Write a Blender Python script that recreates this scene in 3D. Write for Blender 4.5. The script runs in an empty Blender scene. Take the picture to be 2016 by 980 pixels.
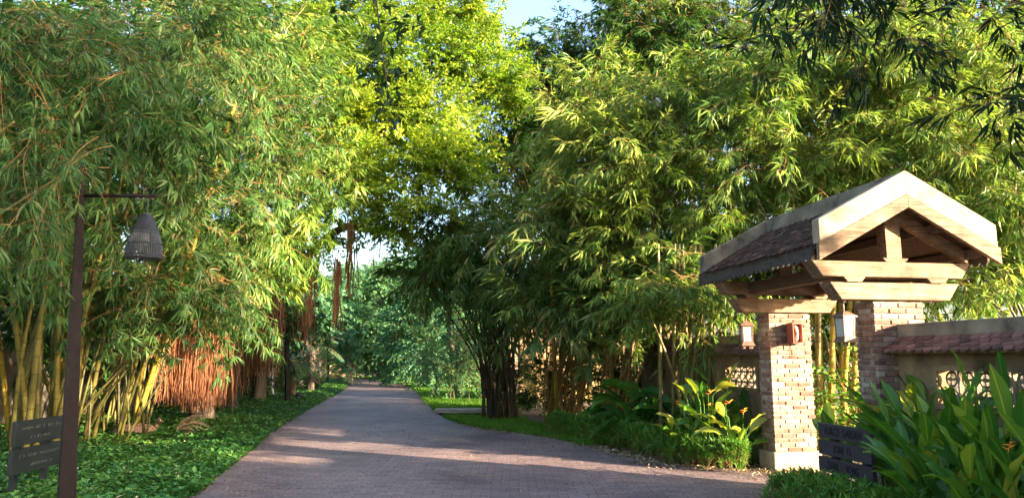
import bpy, math, random
import numpy as np
from mathutils import Vector, Matrix, noise
R = math.radians
sc = bpy.context.scene
HAZE = False
COL = sc.collection
# ------------------------------------------------------------------ camera, world, sun, exposure
F, CX, CY, HC = 1450.0, 1008.0, 490.0, 1.6
TH = math.atan(215 / 1450)
cam = bpy.data.cameras.new('camera'); camo = bpy.data.objects.new('camera', cam); COL.objects.link(camo)
camo.location = (0, 0, HC); camo.rotation_euler = (math.pi / 2 + TH, 0, 0)
cam.sensor_width = 36; cam.lens = 36 * F / 2016; cam.clip_end = 1000; cam.clip_start = 0.05
sc.camera = camo
SUN = Vector((0.875, -0.485, 0)).normalized(); EL = R(13.0)
wd = bpy.data.worlds.new('World'); sc.world = wd; wd.use_nodes = True
wn = wd.node_tree.nodes; bg = wn['Background']
sky = wn.new('ShaderNodeTexSky'); sky.sky_type = 'NISHITA'; sky.sun_disc = False
sky.sun_elevation = EL; sky.sun_rotation = math.atan2(SUN.x, SUN.y)
sky.air_density = 1.0; sky.dust_density = 4.0; sky.ozone_density = 2.0
wd.node_tree.links.new(sky.outputs[0], bg.inputs[0]); bg.inputs[1].default_value = 0.125
sl = bpy.data.lights.new('sun', 'SUN'); sl.energy = 5.0; sl.angle = R(0.6); sl.color = (1.0, 0.80, 0.56)
so = bpy.data.objects.new('sun', sl); COL.objects.link(so)
sd = Vector((SUN.x * math.cos(EL), SUN.y * math.cos(EL), math.sin(EL)))
so.rotation_euler = sd.to_track_quat('Z', 'Y').to_euler(); so.location = (20, -12, 12)
vs = sc.view_settings; vs.view_transform = 'Standard'; vs.look = 'None'; vs.gamma = 1; vs.use_curve_mapping = False
vs.exposure = 2.95
cy = sc.cycles
cy.max_bounces = 5; cy.diffuse_bounces = 3; cy.transmission_bounces = 3; cy.glossy_bounces = 2; cy.use_denoising = True
cy.use_adaptive_sampling = True; cy.adaptive_threshold = 0.02

# ------------------------------------------------------------------ placing: a photo position at a chosen distance
def P(px, py, Y):
    c, s = math.cos(TH), math.sin(TH); a = (px - CX) / F; b = (CY - py) / F
    dx, dy, dz = a, c - b * s, s + b * c
    t = Y / dy
    return Vector((dx * t, Y, HC + dz * t))
def G(px, py, z=0.0):
    c, s = math.cos(TH), math.sin(TH); a = (px - CX) / F; b = (CY - py) / F
    dx, dy, dz = a, c - b * s, s + b * c
    t = (z - HC) / dz
    return Vector((dx * t, dy * t, z))

# ------------------------------------------------------------------ tagging and things
WLOC = {}
def tag(o, label=None, cat=None, group=None, kind=None):
    if label: o['label'] = label
    if cat: o['category'] = cat
    if group: o['group'] = group
    if kind: o['kind'] = kind
    return o
def thing(name, label, cat, loc=(0, 0, 0), rz=0.0, group=None):
    o = bpy.data.objects.new(name, None); COL.objects.link(o); o.empty_display_size = 0.2
    o.location = loc; o.rotation_euler = (0, 0, rz); WLOC[o.name] = Vector(loc)
    return tag(o, label, cat, group)

def link_mesh(name, me, parent=None, mats=()):
    for m in mats: me.materials.append(m)
    o = bpy.data.objects.new(name, me); COL.objects.link(o)
    if parent is not None:
        o.parent = parent; WLOC[o.name] = WLOC[parent.name]
    return o
def np_mesh(name, V, Q, tone=None, mi=None):
    me = bpy.data.meshes.new(name)
    n, k = Q.shape
    me.vertices.add(len(V)); me.vertices.foreach_set('co', np.ascontiguousarray(V, dtype=np.float32).ravel())
    me.loops.add(n * k); me.loops.foreach_set('vertex_index', np.ascontiguousarray(Q, dtype=np.int32).ravel())
    me.polygons.add(n); me.polygons.foreach_set('loop_start', np.arange(0, n * k, k, dtype=np.int32))
    me.polygons.foreach_set('loop_total', np.full(n, k, dtype=np.int32))
    if mi is not None: me.polygons.foreach_set('material_index', mi.astype(np.int32))
    me.update(calc_edges=True)
    if tone is not None:
        at = me.attributes.new('tone', 'FLOAT', 'FACE'); at.data.foreach_set('value', tone.astype(np.float32))
    return me

class MB:
    def __init__(s): s.v = []; s.f = []; s.t = []; s.sm = False
    def add(s, vs, fs, tone=0.5):
        o = len(s.v); s.v += [tuple(v) for v in vs]
        for f in fs: s.f.append(tuple(i + o for i in f)); s.t.append(tone)
    def box(s, x0, x1, y0, y1, z0, z1, tone=0.5, M=None):
        vs = [Vector((x, y, z)) for z in (z0, z1) for y in (y0, y1) for x in (x0, x1)]
        if M is not None: vs = [M @ v for v in vs]
        s.add(vs, [(0, 2, 3, 1), (4, 5, 7, 6), (0, 1, 5, 4), (2, 6, 7, 3), (0, 4, 6, 2), (1, 3, 7, 5)], tone)
    def prism(s, poly, axis, a0, a1, tone=0.5):
        # poly: 2-D outline (counter-clockwise), extruded along axis 'x','y' or 'z'
        def q(p, a):
            return {'x': (a, p[0], p[1]), 'y': (p[0], a, p[1]), 'z': (p[0], p[1], a)}[axis]
        n = len(poly)
        vs = [q(p, a0) for p in poly] + [q(p, a1) for p in poly]
        s.add(vs, [tuple(range(n)), tuple(reversed(range(n, 2 * n)))] + [(i, i + n, (i + 1) % n + n, (i + 1) % n) for i in range(n)], tone)
    def tube(s, pts, rad, n=6, cap=True, tones=None):
        pts = [Vector(p) for p in pts]; m = len(pts)
        if not hasattr(rad, '__len__'): rad = [rad] * m
        vs = []; up = Vector((0.3, 0.2, 1)).normalized()
        for i, p in enumerate(pts):
            d = (pts[min(i + 1, m - 1)] - pts[max(i - 1, 0)]).normalized()
            a = d.cross(up)
            if a.length < 1e-3: a = d.cross(Vector((1, 0, 0)))
            a.normalize(); b = d.cross(a)
            for k in range(n):
                t = 2 * math.pi * k / n
                vs.append(p + (a * math.cos(t) + b * math.sin(t)) * rad[i])
        o = len(s.v); s.v += [tuple(v) for v in vs]
        for i in range(m - 1):
            for k in range(n):
                k2 = (k + 1) % n
                s.f.append((o + i * n + k, o + i * n + k2, o + (i + 1) * n + k2, o + (i + 1) * n + k))
                s.t.append(tones[i] if tones else 0.5)
        if cap:
            s.f.append(tuple(o + k for k in reversed(range(n)))); s.t.append(0.5)
            s.f.append(tuple(o + (m - 1) * n + k for k in range(n))); s.t.append(0.5)
    def build(s, name, mat, parent=None, local=False, bevel=0, smooth=False, fixn=True):
        vs = s.v
        if parent is not None and not local:
            L = WLOC[parent.name]; vs = [(v[0] - L.x, v[1] - L.y, v[2] - L.z) for v in vs]
        me = bpy.data.meshes.new(name); me.from_pydata(vs, [], s.f)
        at = me.attributes.new('tone', 'FLOAT', 'FACE'); at.data.foreach_set('value', s.t)
        uv = me.uv_layers.new(name='UVMap')
        for p in me.polygons:
            n = p.normal; ax, ay, az = abs(n.x), abs(n.y), abs(n.z)
            for li in p.loop_indices:
                c = me.vertices[me.loops[li].vertex_index].co
                uv.data[li].uv = (c.y, c.z) if ax >= ay and ax >= az else ((c.x, c.z) if ay >= az else (c.x, c.y))
        if fixn:
            import bmesh
            bm = bmesh.new(); bm.from_mesh(me); bmesh.ops.recalc_face_normals(bm, faces=bm.faces); bm.to_mesh(me); bm.free()
        if smooth: me.polygons.foreach_set('use_smooth', [True] * len(me.polygons))
        o = link_mesh(name, me, parent, [mat])
        if bevel:
            b = o.modifiers.new('bevel', 'BEVEL'); b.width = bevel; b.segments = 2; b.limit_method = 'ANGLE'; b.angle_limit = R(40)
        return o

# ------------------------------------------------------------------ materials
MATS = {}
def newmat(name):
    m = bpy.data.materials.new(name); m.use_nodes = True; MATS[name] = m
    nt = m.node_tree; return m, nt, nt.nodes, nt.links, nt.nodes['Principled BSDF']
def ramp(nodes, stops):
    r = nodes.new('ShaderNodeValToRGB'); e = r.color_ramp.elements
    while len(e) < len(stops): e.new(0.5)
    for i, (p, c) in enumerate(stops): e[i].position = p; e[i].color = (*c, 1)
    return r
def leafmat(name, stops, transl=0.35, rough=0.5, spec=0.35, tcol=1.5, tblue=.55):
    m, nt, N, L, pb = newmat(name)
    a = N.new('ShaderNodeAttribute'); a.attribute_name = 'tone'
    r = ramp(N, stops); L.new(a.outputs['Fac'], r.inputs[0])
    L.new(r.outputs[0], pb.inputs['Base Color']); pb.inputs['Roughness'].default_value = rough
    pb.inputs['Specular IOR Level'].default_value = spec
    t = N.new('ShaderNodeBsdfTranslucent'); mx = N.new('ShaderNodeMixShader'); mx.inputs[0].default_value = transl
    mc = N.new('ShaderNodeMix'); mc.data_type = 'RGBA'; mc.blend_type = 'MULTIPLY'; mc.inputs[0].default_value = 1
    L.new(r.outputs[0], mc.inputs[6]); mc.inputs[7].default_value = (tcol * 1.15, tcol * 1.1, tcol * tblue, 1)
    L.new(mc.outputs[2], t.inputs[0])
    L.new(pb.outputs[0], mx.inputs[1]); L.new(t.outputs[0], mx.inputs[2]); L.new(mx.outputs[0], N['Material Output'].inputs[0])
    return m
def surf(name, stops, scale=4, rough=0.8, bump=0.0, bscale=None, stretch=None, detail=6, tone=0.0, coord='Object', spec=0.3, bdist=0.02, stain=0.0, sscale=1.2):
    """noise-mixed surface; tone>0 mixes a per-face value into the noise"""
    m, nt, N, L, pb = newmat(name)
    tc = N.new('ShaderNodeTexCoord'); mp = N.new('ShaderNodeMapping'); L.new(tc.outputs[coord], mp.inputs[0])
    if stretch: mp.inputs['Scale'].default_value = stretch
    nz = N.new('ShaderNodeTexNoise'); nz.inputs['Scale'].default_value = scale; nz.inputs['Detail'].default_value = detail
    nz.inputs['Roughness'].default_value = 0.62
    L.new(mp.outputs[0], nz.inputs[0])
    fac = nz.outputs[0]
    if tone:
        a = N.new('ShaderNodeAttribute'); a.attribute_name = 'tone'
        mx = N.new('ShaderNodeMix'); mx.data_type = 'FLOAT'; mx.inputs[0].default_value = tone
        L.new(fac, mx.inputs[2]); L.new(a.outputs['Fac'], mx.inputs[3]); fac = mx.outputs[0]
    r = ramp(N, stops); L.new(fac, r.inputs[0]); L.new(r.outputs[0], pb.inputs['Base Color'])
    if stain:
        n4 = N.new('ShaderNodeTexNoise'); n4.inputs['Scale'].default_value = sscale; n4.inputs['Detail'].default_value = 9; n4.inputs['Roughness'].default_value = .7; L.new(tc.outputs[coord], n4.inputs[0])
        k = 1 - stain; r4 = ramp(N, [(.36, (k, k * .97, k * .93)), (.5, (.5 + k / 2, .49 + k / 2, .47 + k / 2)), (.62, (1, 1, 1))]); L.new(n4.outputs[0], r4.inputs[0])
        m4 = N.new('ShaderNodeMix'); m4.data_type = 'RGBA'; m4.blend_type = 'MULTIPLY'; m4.inputs[0].default_value = 1
        L.new(r.outputs[0], m4.inputs[6]); L.new(r4.outputs[0], m4.inputs[7]); L.new(m4.outputs[2], pb.inputs['Base Color'])
    pb.inputs['Roughness'].default_value = rough; pb.inputs['Specular IOR Level'].default_value = spec
    if bump:
        n2 = N.new('ShaderNodeTexNoise'); n2.inputs['Scale'].default_value = bscale or scale * 5; n2.inputs['Detail'].default_value = 5
        L.new(mp.outputs[0], n2.inputs[0])
        b = N.new('ShaderNodeBump'); b.inputs['Strength'].default_value = bump; b.inputs['Distance'].default_value = bdist
        L.new(n2.outputs[0], b.inputs['Height']); L.new(b.outputs[0], pb.inputs['Normal'])
    return m

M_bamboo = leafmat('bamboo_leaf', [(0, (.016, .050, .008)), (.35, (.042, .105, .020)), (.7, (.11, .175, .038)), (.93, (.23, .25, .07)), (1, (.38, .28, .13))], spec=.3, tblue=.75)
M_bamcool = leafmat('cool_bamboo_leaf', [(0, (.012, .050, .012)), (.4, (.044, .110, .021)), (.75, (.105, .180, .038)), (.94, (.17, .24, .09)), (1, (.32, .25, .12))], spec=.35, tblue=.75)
M_bamblit = leafmat('sunlit_bamboo_leaf', [(0, (.030, .085, .010)), (.35, (.070, .145, .020)), (.7, (.175, .25, .036)), (1, (.35, .37, .09))], transl=.35, spec=.35, tblue=.75)  # brighter, yellower bamboo copy; sunlight is put into the leaf colour
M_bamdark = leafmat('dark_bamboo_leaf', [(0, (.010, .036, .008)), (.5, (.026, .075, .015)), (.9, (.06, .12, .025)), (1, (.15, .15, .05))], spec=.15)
M_bamsil = leafmat('silhouette_bamboo_leaf', [(0, (.004, .013, .005)), (.5, (.009, .030, .009)), (1, (.030, .065, .016))], spec=.1, transl=.25)  # near-black colour stands in for shade on the silhouetted spray
M_ficus = leafmat('ficus_leaf', [(0, (.026, .085, .010)), (.4, (.085, .185, .016)), (.75, (.205, .285, .022)), (1, (.34, .38, .045))], transl=.42, spec=.3, rough=.4)
M_broad = leafmat('broad_leaf', [(0, (.008, .026, .007)), (1, (.026, .062, .014))], transl=.25, spec=.2)
M_far = leafmat('hazed_far_leaf', [(0, (.030, .095, .050)), (.5, (.070, .18, .090)), (1, (.15, .27, .11))], spec=.15)  # teal tint of distant haze painted into the leaf colour
M_helic = leafmat('heliconia_leaf', [(0, (.020, .085, .012)), (.5, (.050, .155, .018)), (.85, (.15, .26, .024)), (1, (.30, .32, .04))], transl=.3, rough=.34, spec=.45)
M_hedge = leafmat('hedge_leaf', [(0, (.025, .10, .012)), (.6, (.08, .20, .02)), (1, (.17, .28, .03))], transl=.25, rough=.45, spec=.3)
M_cover = leafmat('cover_leaf', [(0, (.022, .095, .025)), (.6, (.065, .19, .045)), (1, (.14, .26, .05))], transl=.2, rough=.45, spec=.3)
M_grass = leafmat('grass_blade', [(0, (.045, .14, .015)), (1, (.13, .27, .025))], transl=.3, spec=.2)
M_flower = surf('yellow_petal', [(0, (.75, .45, .02)), (1, (.85, .60, .03))])
M_bract = surf('orange_bract', [(0, (.65, .14, .02)), (1, (.80, .28, .03))], tone=.6)
M_dryleaf = surf('dry_leaf', [(.2, (.22, .14, .07)), (.8, (.50, .40, .24))], tone=.9)
M_palmdry = surf('dry_palm', [(.2, (.35, .22, .11)), (.8, (.62, .46, .28))], tone=.6)
M_twig = surf('twig_bark', [(.3, (.20, .11, .04)), (.7, (.34, .20, .07))], scale=3)
M_culm = surf('green_yellow_culm', [(.12, (.02, .014, .006)), (.3, (.065, .064, .016)), (.6, (.16, .13, .033)), (.8, (.27, .20, .05))], scale=1.5, rough=.45, tone=.55, spec=.45, detail=3)
M_culmb = surf('brown_culm', [(.12, (.012, .009, .006)), (.35, (.028, .022, .012)), (.7, (.09, .06, .03))], scale=2, rough=.6, tone=.5)
M_culmo = surf('orange_lit_culm', [(.12, (.05, .025, .01)), (.3, (.17, .10, .03)), (.8, (.38, .21, .06))], scale=2, rough=.5, tone=.55)  # orange sunlight painted into the stem colour
M_culmy = surf('golden_culm', [(.12, (.06, .04, .02)), (.3, (.26, .19, .03)), (.8, (.46, .32, .05))], scale=2, rough=.4, tone=.55, spec=.45)
M_bark = surf('banyan_bark', [(.3, (.05, .035, .025)), (.7, (.15, .11, .08))], scale=5, bump=.8, bscale=18, stretch=(1, 1, .3), rough=.9, bdist=.04)
M_pale = surf('pale_bark', [(.3, (.20, .20, .18)), (.6, (.50, .50, .46))], scale=9, bump=.5, rough=.9)
M_root = surf('aerial_root', [(.2, (.15, .062, .032)), (.8, (.46, .215, .105))], scale=3, tone=.6, rough=.9)
M_wood = surf('weathered_timber', [(.30, (.03, .018, .012)), (.38, (.14, .085, .05)), (.50, (.27, .175, .105)), (.72, (.40, .28, .18))], scale=3.6, stretch=(.5, 8, 18), bump=.6, bscale=6, rough=.75, detail=8, bdist=.008, stain=.6, sscale=2.6)
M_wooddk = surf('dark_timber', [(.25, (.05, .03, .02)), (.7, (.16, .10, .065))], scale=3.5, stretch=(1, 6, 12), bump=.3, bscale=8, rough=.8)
M_plaster = surf('cream_plaster', [(.3, (.22, .155, .095)), (.42, (.36, .27, .18)), (.7, (.50, .41, .30))], scale=2.6, bump=.12, bscale=30, rough=.85, detail=10, stain=.45, sscale=1.8)
M_cement = surf('stained_cement', [(.28, (.045, .034, .022)), (.45, (.17, .135, .09)), (.7, (.30, .245, .165))], scale=2.5, bump=.25, bscale=20, rough=.9, detail=10)
M_ochre = surf('ochre_render', [(.28, (.10, .065, .035)), (.42, (.25, .17, .085)), (.75, (.36, .255, .13))], scale=1.6, bump=.12, bscale=40, rough=.9, detail=8, stain=.5, sscale=1.5)
M_brick = surf('pillar_brick', [(.2, (.13, .065, .048)), (.42, (.25, .135, .10)), (.58, (.35, .23, .175)), (.78, (.45, .37, .30))], scale=9, bump=.7, bscale=40, tone=.5, rough=.92, bdist=.01, stain=.4, sscale=2.2)
M_mortar = surf('pillar_mortar', [(.3, (.20, .165, .13)), (.6, (.38, .33, .27))], scale=6, bump=.7, bscale=50, rough=.95, bdist=.008, stain=.5, sscale=2.2)
M_tile = surf('clay_roof_tile', [(.15, (.012, .008, .006)), (.45, (.050, .024, .015)), (.7, (.12, .052, .030)), (.9, (.24, .15, .10))], scale=7, tone=.6, bump=.4, rough=.85)
M_tile2 = surf('wall_tile', [(.15, (.03, .018, .016)), (.45, (.12, .055, .042)), (.8, (.26, .12, .09))], scale=6, tone=.6, bump=.3, rough=.7)
M_fascia = surf('grey_fascia', [(.3, (.03, .025, .02)), (.7, (.10, .085, .068))], scale=8, bump=.3, rough=.8, stretch=(1, 1, 5))
M_post = surf('brown_steel', [(.3, (.010, .0062, .006)), (.7, (.021, .013, .012))], scale=20, bump=.6, bscale=60, rough=.7, spec=.15, bdist=.006)
M_black = surf('black_wicker', [(.3, (.018, .018, .020)), (.7, (.045, .045, .05))], scale=20, rough=.5, spec=.5)
M_sign = surf('charcoal_board', [(.3, (.028, .023, .026)), (.7, (.05, .042, .047))], scale=6, stretch=(3, 3, 12), bump=.15, rough=.6)
M_signgr = surf('green_grey_board', [(.3, (.013, .017, .016)), (.7, (.024, .030, .028))], scale=6, bump=.1, rough=.6)
M_letter = surf('letter_groove', [(.3, (.004, .0035, .0035)), (.7, (.007, .006, .006))], scale=9)
M_letter2 = surf('faded_letter', [(.3, (.05, .055, .05)), (.7, (.10, .10, .09))], scale=60)
M_lampmt = surf('bronze_lantern', [(.3, (.12, .065, .045)), (.7, (.24, .13, .09))], scale=12, rough=.45, spec=.5, bump=.1)
M_redbox = surf('red_brown_box', [(.3, (.22, .065, .035)), (.7, (.32, .10, .055))], scale=8, rough=.5)
M_white = surf('white_plastic', [(.3, (.74, .72, .68)), (.7, (.80, .78, .74))], rough=.4)
M_wall = surf('dark_rendered_wall', [(.3, (.03, .026, .022)), (.5, (.07, .058, .046)), (.75, (.12, .098, .075))], scale=1.1, bump=.2, bscale=20, rough=.95, detail=9)
M_stone = surf('terracotta', [(.3, (.34, .17, .11)), (.7, (.48, .27, .19))], scale=5, rough=.9)
M_slab = surf('concrete_slab', [(.3, (.20, .19, .18)), (.7, (.36, .35, .33))], scale=5, bump=.3, rough=.9)
m, nt, N, L, pb = newmat('frosted_pane'); pb.inputs['Base Color'].default_value = (.40, .38, .33, 1); pb.inputs['Roughness'].default_value = .25
M_pane = m

def road_mat():
    m, nt, N, L, pb = newmat('brick_paving')
    tc = N.new('ShaderNodeTexCoord')
    wz = N.new('ShaderNodeTexNoise'); wz.inputs['Scale'].default_value = 1.3; L.new(tc.outputs['Object'], wz.inputs[0])
    va = N.new('ShaderNodeVectorMath'); va.operation = 'MULTIPLY_ADD'; L.new(wz.outputs['Color'], va.inputs[0])
    va.inputs[1].default_value = (.05, .05, 0); L.new(tc.outputs['Object'], va.inputs[2])
    b = N.new('ShaderNodeTexBrick'); b.inputs['Scale'].default_value = 1
    b.inputs['Brick Width'].default_value = .23; b.inputs['Row Height'].default_value = .115
    b.inputs['Mortar Size'].default_value = .007; b.inputs['Mortar Smooth'].default_value = .4; b.inputs['Bias'].default_value = -.1
    b.inputs['Color1'].default_value = (.228, .166, .168, 1); b.inputs['Color2'].default_value = (.142, .104, .112, 1)
    b.inputs['Mortar'].default_value = (.085, .068, .060, 1)
    L.new(va.outputs[0], b.inputs['Vector'])
    n = N.new('ShaderNodeTexNoise'); n.inputs['Scale'].default_value = 0.55; n.inputs['Detail'].default_value = 9; L.new(tc.outputs['Object'], n.inputs[0])
    r = ramp(N, [(.3, (.58, .56, .58)), (.5, (1, 1, 1)), (.72, (1.35, 1.26, 1.15))]); L.new(n.outputs[0], r.inputs[0])
    n3 = N.new('ShaderNodeTexNoise'); n3.inputs['Scale'].default_value = 25; n3.inputs['Detail'].default_value = 6; L.new(tc.outputs['Object'], n3.inputs[0])
    r3 = ramp(N, [(.3, (.7, .7, .7)), (.7, (1.25, 1.22, 1.2))]); L.new(n3.outputs[0], r3.inputs[0])
    mx = N.new('ShaderNodeMix'); mx.data_type = 'RGBA'; mx.blend_type = 'MULTIPLY'; mx.inputs[0].default_value = 1
    L.new(b.outputs[0], mx.inputs[6]); L.new(r.outputs[0], mx.inputs[7])
    m2 = N.new('ShaderNodeMix'); m2.data_type = 'RGBA'; m2.blend_type = 'MULTIPLY'; m2.inputs[0].default_value = 1
    L.new(mx.outputs[2], m2.inputs[6]); L.new(r3.outputs[0], m2.inputs[7])
    L.new(m2.outputs[2], pb.inputs['Base Color']); pb.inputs['Roughness'].default_value = .62; pb.inputs['Specular IOR Level'].default_value = .35
    ad = N.new('ShaderNodeMath'); ad.operation = 'MULTIPLY_ADD'; L.new(b.outputs[1], ad.inputs[0]); ad.inputs[1].default_value = -1
    L.new(n3.outputs[0], ad.inputs[2])
    bp = N.new('ShaderNodeBump'); bp.inputs['Strength'].default_value = .7; bp.inputs['Distance'].default_value = .012
    L.new(ad.outputs[0], bp.inputs['Height']); L.new(bp.outputs[0], pb.inputs['Normal'])
    return m
M_road = road_mat()
M_soil = surf('soil', [(.3, (.045, .034, .022)), (.5, (.10, .075, .05)), (.7, (.17, .13, .085))], scale=1.5, bump=.6, bscale=25, rough=1, detail=10, bdist=.03)

# ------------------------------------------------------------------ leaf templates (numpy)
def leaf_kite(base, d, n, Lh, w, fold=.25):
    """one folded quad: base, right, tip, left"""
    s = np.cross(d, n); s /= np.linalg.norm(s) + 1e-9
    m = base + d * Lh * .38
    return [base, m + s * w / 2 + n * w * fold, base + d * Lh - n * Lh * .10, m - s * w / 2 + n * w * fold], [[0, 1, 2, 3]]
def leaf_fine(base, d, n, Lh, w, fold=.22):
    s = np.cross(d, n); s /= np.linalg.norm(s) + 1e-9
    m = base + d * Lh * .36
    mid = base + d * Lh * .52 - n * w * .05
    tip = base + d * Lh - n * Lh * .16
    return [base, m + s * w / 2 + n * w * fold, tip, m - s * w / 2 + n * w * fold, mid], [[0, 1, 2, 4], [0, 4, 2, 3]]
class Tmpl:
    def __init__(s): s.v = []; s.q = []; s.t = []; s.m = []
    def leaf(s, fn, base, d, n, Lh, w, tone, mi=0):
        vs, fs = fn(np.array(base), d, n, Lh, w); o = len(s.v); s.v += list(vs)
        for f in fs: s.q.append([i + o for i in f]); s.t.append(tone); s.m.append(mi)
    def twig(s, a, b, r0, r1):
        a = np.array(a, float); b = np.array(b, float); d = b - a; d /= np.linalg.norm(d) + 1e-9
        u = np.cross(d, [0.1, .3, 1.0]); u /= np.linalg.norm(u) + 1e-9; w = np.cross(d, u); o = len(s.v)
        for p, r in ((a, r0), (b, r1)):
            for k in range(3):
                t = 2.094 * k; s.v.append(p + (u * math.cos(t) + w * math.sin(t)) * r)
        for k in range(3):
            k2 = (k + 1) % 3; s.q.append([o + k, o + k2, o + 3 + k2, o + 3 + k]); s.t.append(.5); s.m.append(1)
    def done(s):
        return np.array(s.v), np.array(s.q), np.array(s.t), np.array(s.m)
def unit(v): v = np.array(v, float); return v / (np.linalg.norm(v) + 1e-9)

def plume(rng, fine=False, Ln=1.3, leafL=.22, leafw=.026, nodes=11, droop=.55, per=(4, 7)):
    """an arching bamboo side branch along +X, hung with fans of narrow drooping leaves"""
    T = Tmpl(); fn = leaf_fine if fine else leaf_kite
    side = rng.uniform(-.25, .25)
    def pt(t): return np.array([t * Ln, side * t * t * Ln, (.32 * t - droop * t * t) * Ln])
    prev = pt(0)
    for i in range(1, nodes + 1):
        t = i / nodes; p = pt(t); T.twig(prev, p, .006 * (1.1 - t) + .0015, .006 * (1 - t) + .0015); prev = p
        if t < .18: continue
        for sgn in ((1, -1) if rng.random() < .65 else (rng.choice([1, -1]),)):
            az = sgn * rng.uniform(.4, 1.3); el = rng.uniform(-.7, .35); l = rng.uniform(.06, .28) * (1.15 - .5 * t)
            dd = np.array([math.cos(az) * math.cos(el), math.sin(az) * math.cos(el), math.sin(el)])
            e = p + dd * l
            T.twig(p, e, .0025, .0015)
            k = int(rng.integers(per[0], per[1] + 1)); ft = rng.uniform(-.12, .12)
            for j in range(k):
                a2 = az + (j - (k - 1) / 2) * rng.uniform(.28, .5); e2 = el - rng.uniform(.1, .95)
                d = np.array([math.cos(a2) * math.cos(e2), math.sin(a2) * math.cos(e2), math.sin(e2)])
                n = unit(np.array([0, 0, 1.0]) - d * d[2] + rng.normal(0, .35, 3))
                T.leaf(fn, e - dd * rng.uniform(0, l * .5), d, n, leafL * rng.uniform(.55, 1.15), leafw * rng.uniform(.7, 1.25),
                       float(np.clip(rng.normal(.45 + ft, .17), 0, 1)))
    for j in range(5):
        d = unit([1, rng.uniform(-.8, .8), -rng.uniform(.3, 1.2)]); n = unit(np.array([0, 0, 1.0]) - d * d[2] + rng.normal(0, .2, 3))
        T.leaf(fn, prev, d, n, leafL * rng.uniform(.7, 1.2), leafw, .6)
    return T.done()
def leafy(rng, Ln=.8, leafL=.1, leafw=.05, nodes=9, droop=.25, k=3, fine=False, spread=1.0):
    """a twig of small broad leaves (ficus, shrubs, far trees)"""
    T = Tmpl(); fn = leaf_fine if fine else leaf_kite
    def pt(t): return np.array([t * Ln, .15 * math.sin(t * 5 + rng.random()) * Ln * t, (.15 * t - droop * t * t) * Ln])
    prev = pt(0)
    for i in range(1, nodes + 1):
        t = i / nodes; p = pt(t); T.twig(prev, p, .005, .002); prev = p
        for sgn in (1, -1):
            az = sgn * rng.uniform(.4, 1.4); l = rng.uniform(.05, .30) * Ln * (1.1 - .6 * t) * spread; el = rng.uniform(-.5, .5)
            dd = np.array([math.cos(az) * math.cos(el), math.sin(az) * math.cos(el), math.sin(el)]); e = p + dd * l
            for j in range(k):
                q = p + dd * l * (j + 1) / k
                a2 = az + rng.uniform(-.9, .9); e2 = rng.uniform(-1.0, .3)
                d = np.array([math.cos(a2) * math.cos(e2), math.sin(a2) * math.cos(e2), math.sin(e2)])
                n = unit(np.array([0, 0, 1.0]) - d * d[2] + rng.normal(0, .4, 3))
                T.leaf(fn, q, d, n, leafL * rng.uniform(.7, 1.2), leafw * rng.uniform(.8, 1.2), float(np.clip(rng.normal(.5, .2), 0, 1)))
    return T.done()
def rosette(rng, k, L, w, el0, el1, h, fine=False):
    T = Tmpl(); fn = leaf_fine if fine else leaf_kite
    for j in range(k):
        a = 2 * math.pi * j / k + rng.uniform(-.5, .5); e = rng.uniform(el0, el1)
        d = np.array([math.cos(a) * math.cos(e), math.sin(a) * math.cos(e), math.sin(e)])
        n = unit(np.array([0, 0, 1.0]) - d * d[2] + rng.normal(0, .15, 3))
        T.leaf(fn, [0, 0, rng.uniform(0, h)], d, n, L * rng.uniform(.7, 1.2), w * rng.uniform(.8, 1.2), float(np.clip(rng.normal(.5, .2), 0, 1)))
    return T.done()

def bake(tmpls, pos, az, tilt, roll, scale, toff, rng):
    """place rotated copies of the templates and return one set of arrays"""
    pos = np.asarray(pos, float); n = len(pos)
    which = rng.integers(0, len(tmpls), n); VV = []; QQ = []; TT = []; MM = []; off = 0
    for k, (v, q, t, m) in enumerate(tmpls):
        I = np.where(which == k)[0]
        if len(I) == 0: continue
        ca, sa = np.cos(az[I]), np.sin(az[I]); ct, st = np.cos(tilt[I]), np.sin(tilt[I]); cr, sr = np.cos(roll[I]), np.sin(roll[I])
        # R = Rz(az) * Ry(-tilt) * Rx(roll)
        z = np.zeros_like(ca); o = np.ones_like(ca)
        Rz = np.stack([np.stack([ca, -sa, z], -1), np.stack([sa, ca, z], -1), np.stack([z, z, o], -1)], -2)
        Ry = np.stack([np.stack([ct, z, -st], -1), np.stack([z, o, z], -1), np.stack([st, z, ct], -1)], -2)
        Rx = np.stack([np.stack([o, z, z], -1), np.stack([z, cr, -sr], -1), np.stack([z, sr, cr], -1)], -2)
        M = Rz @ Ry @ Rx * scale[I][:, None, None]
        W = np.einsum('nij,kj->nki', M, v) + pos[I][:, None, :]
        VV.append(W.reshape(-1, 3)); idx = np.arange(len(I))[:, None, None] * len(v) + q[None] + off
        QQ.append(idx.reshape(-1, 4)); off += len(I) * len(v)
        TT.append(np.clip(t[None] + toff[I][:, None], 0, 1).ravel()); MM.append(np.tile(m, len(I)))
    return np.concatenate(VV), np.concatenate(QQ), np.concatenate(TT), np.concatenate(MM)

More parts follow.
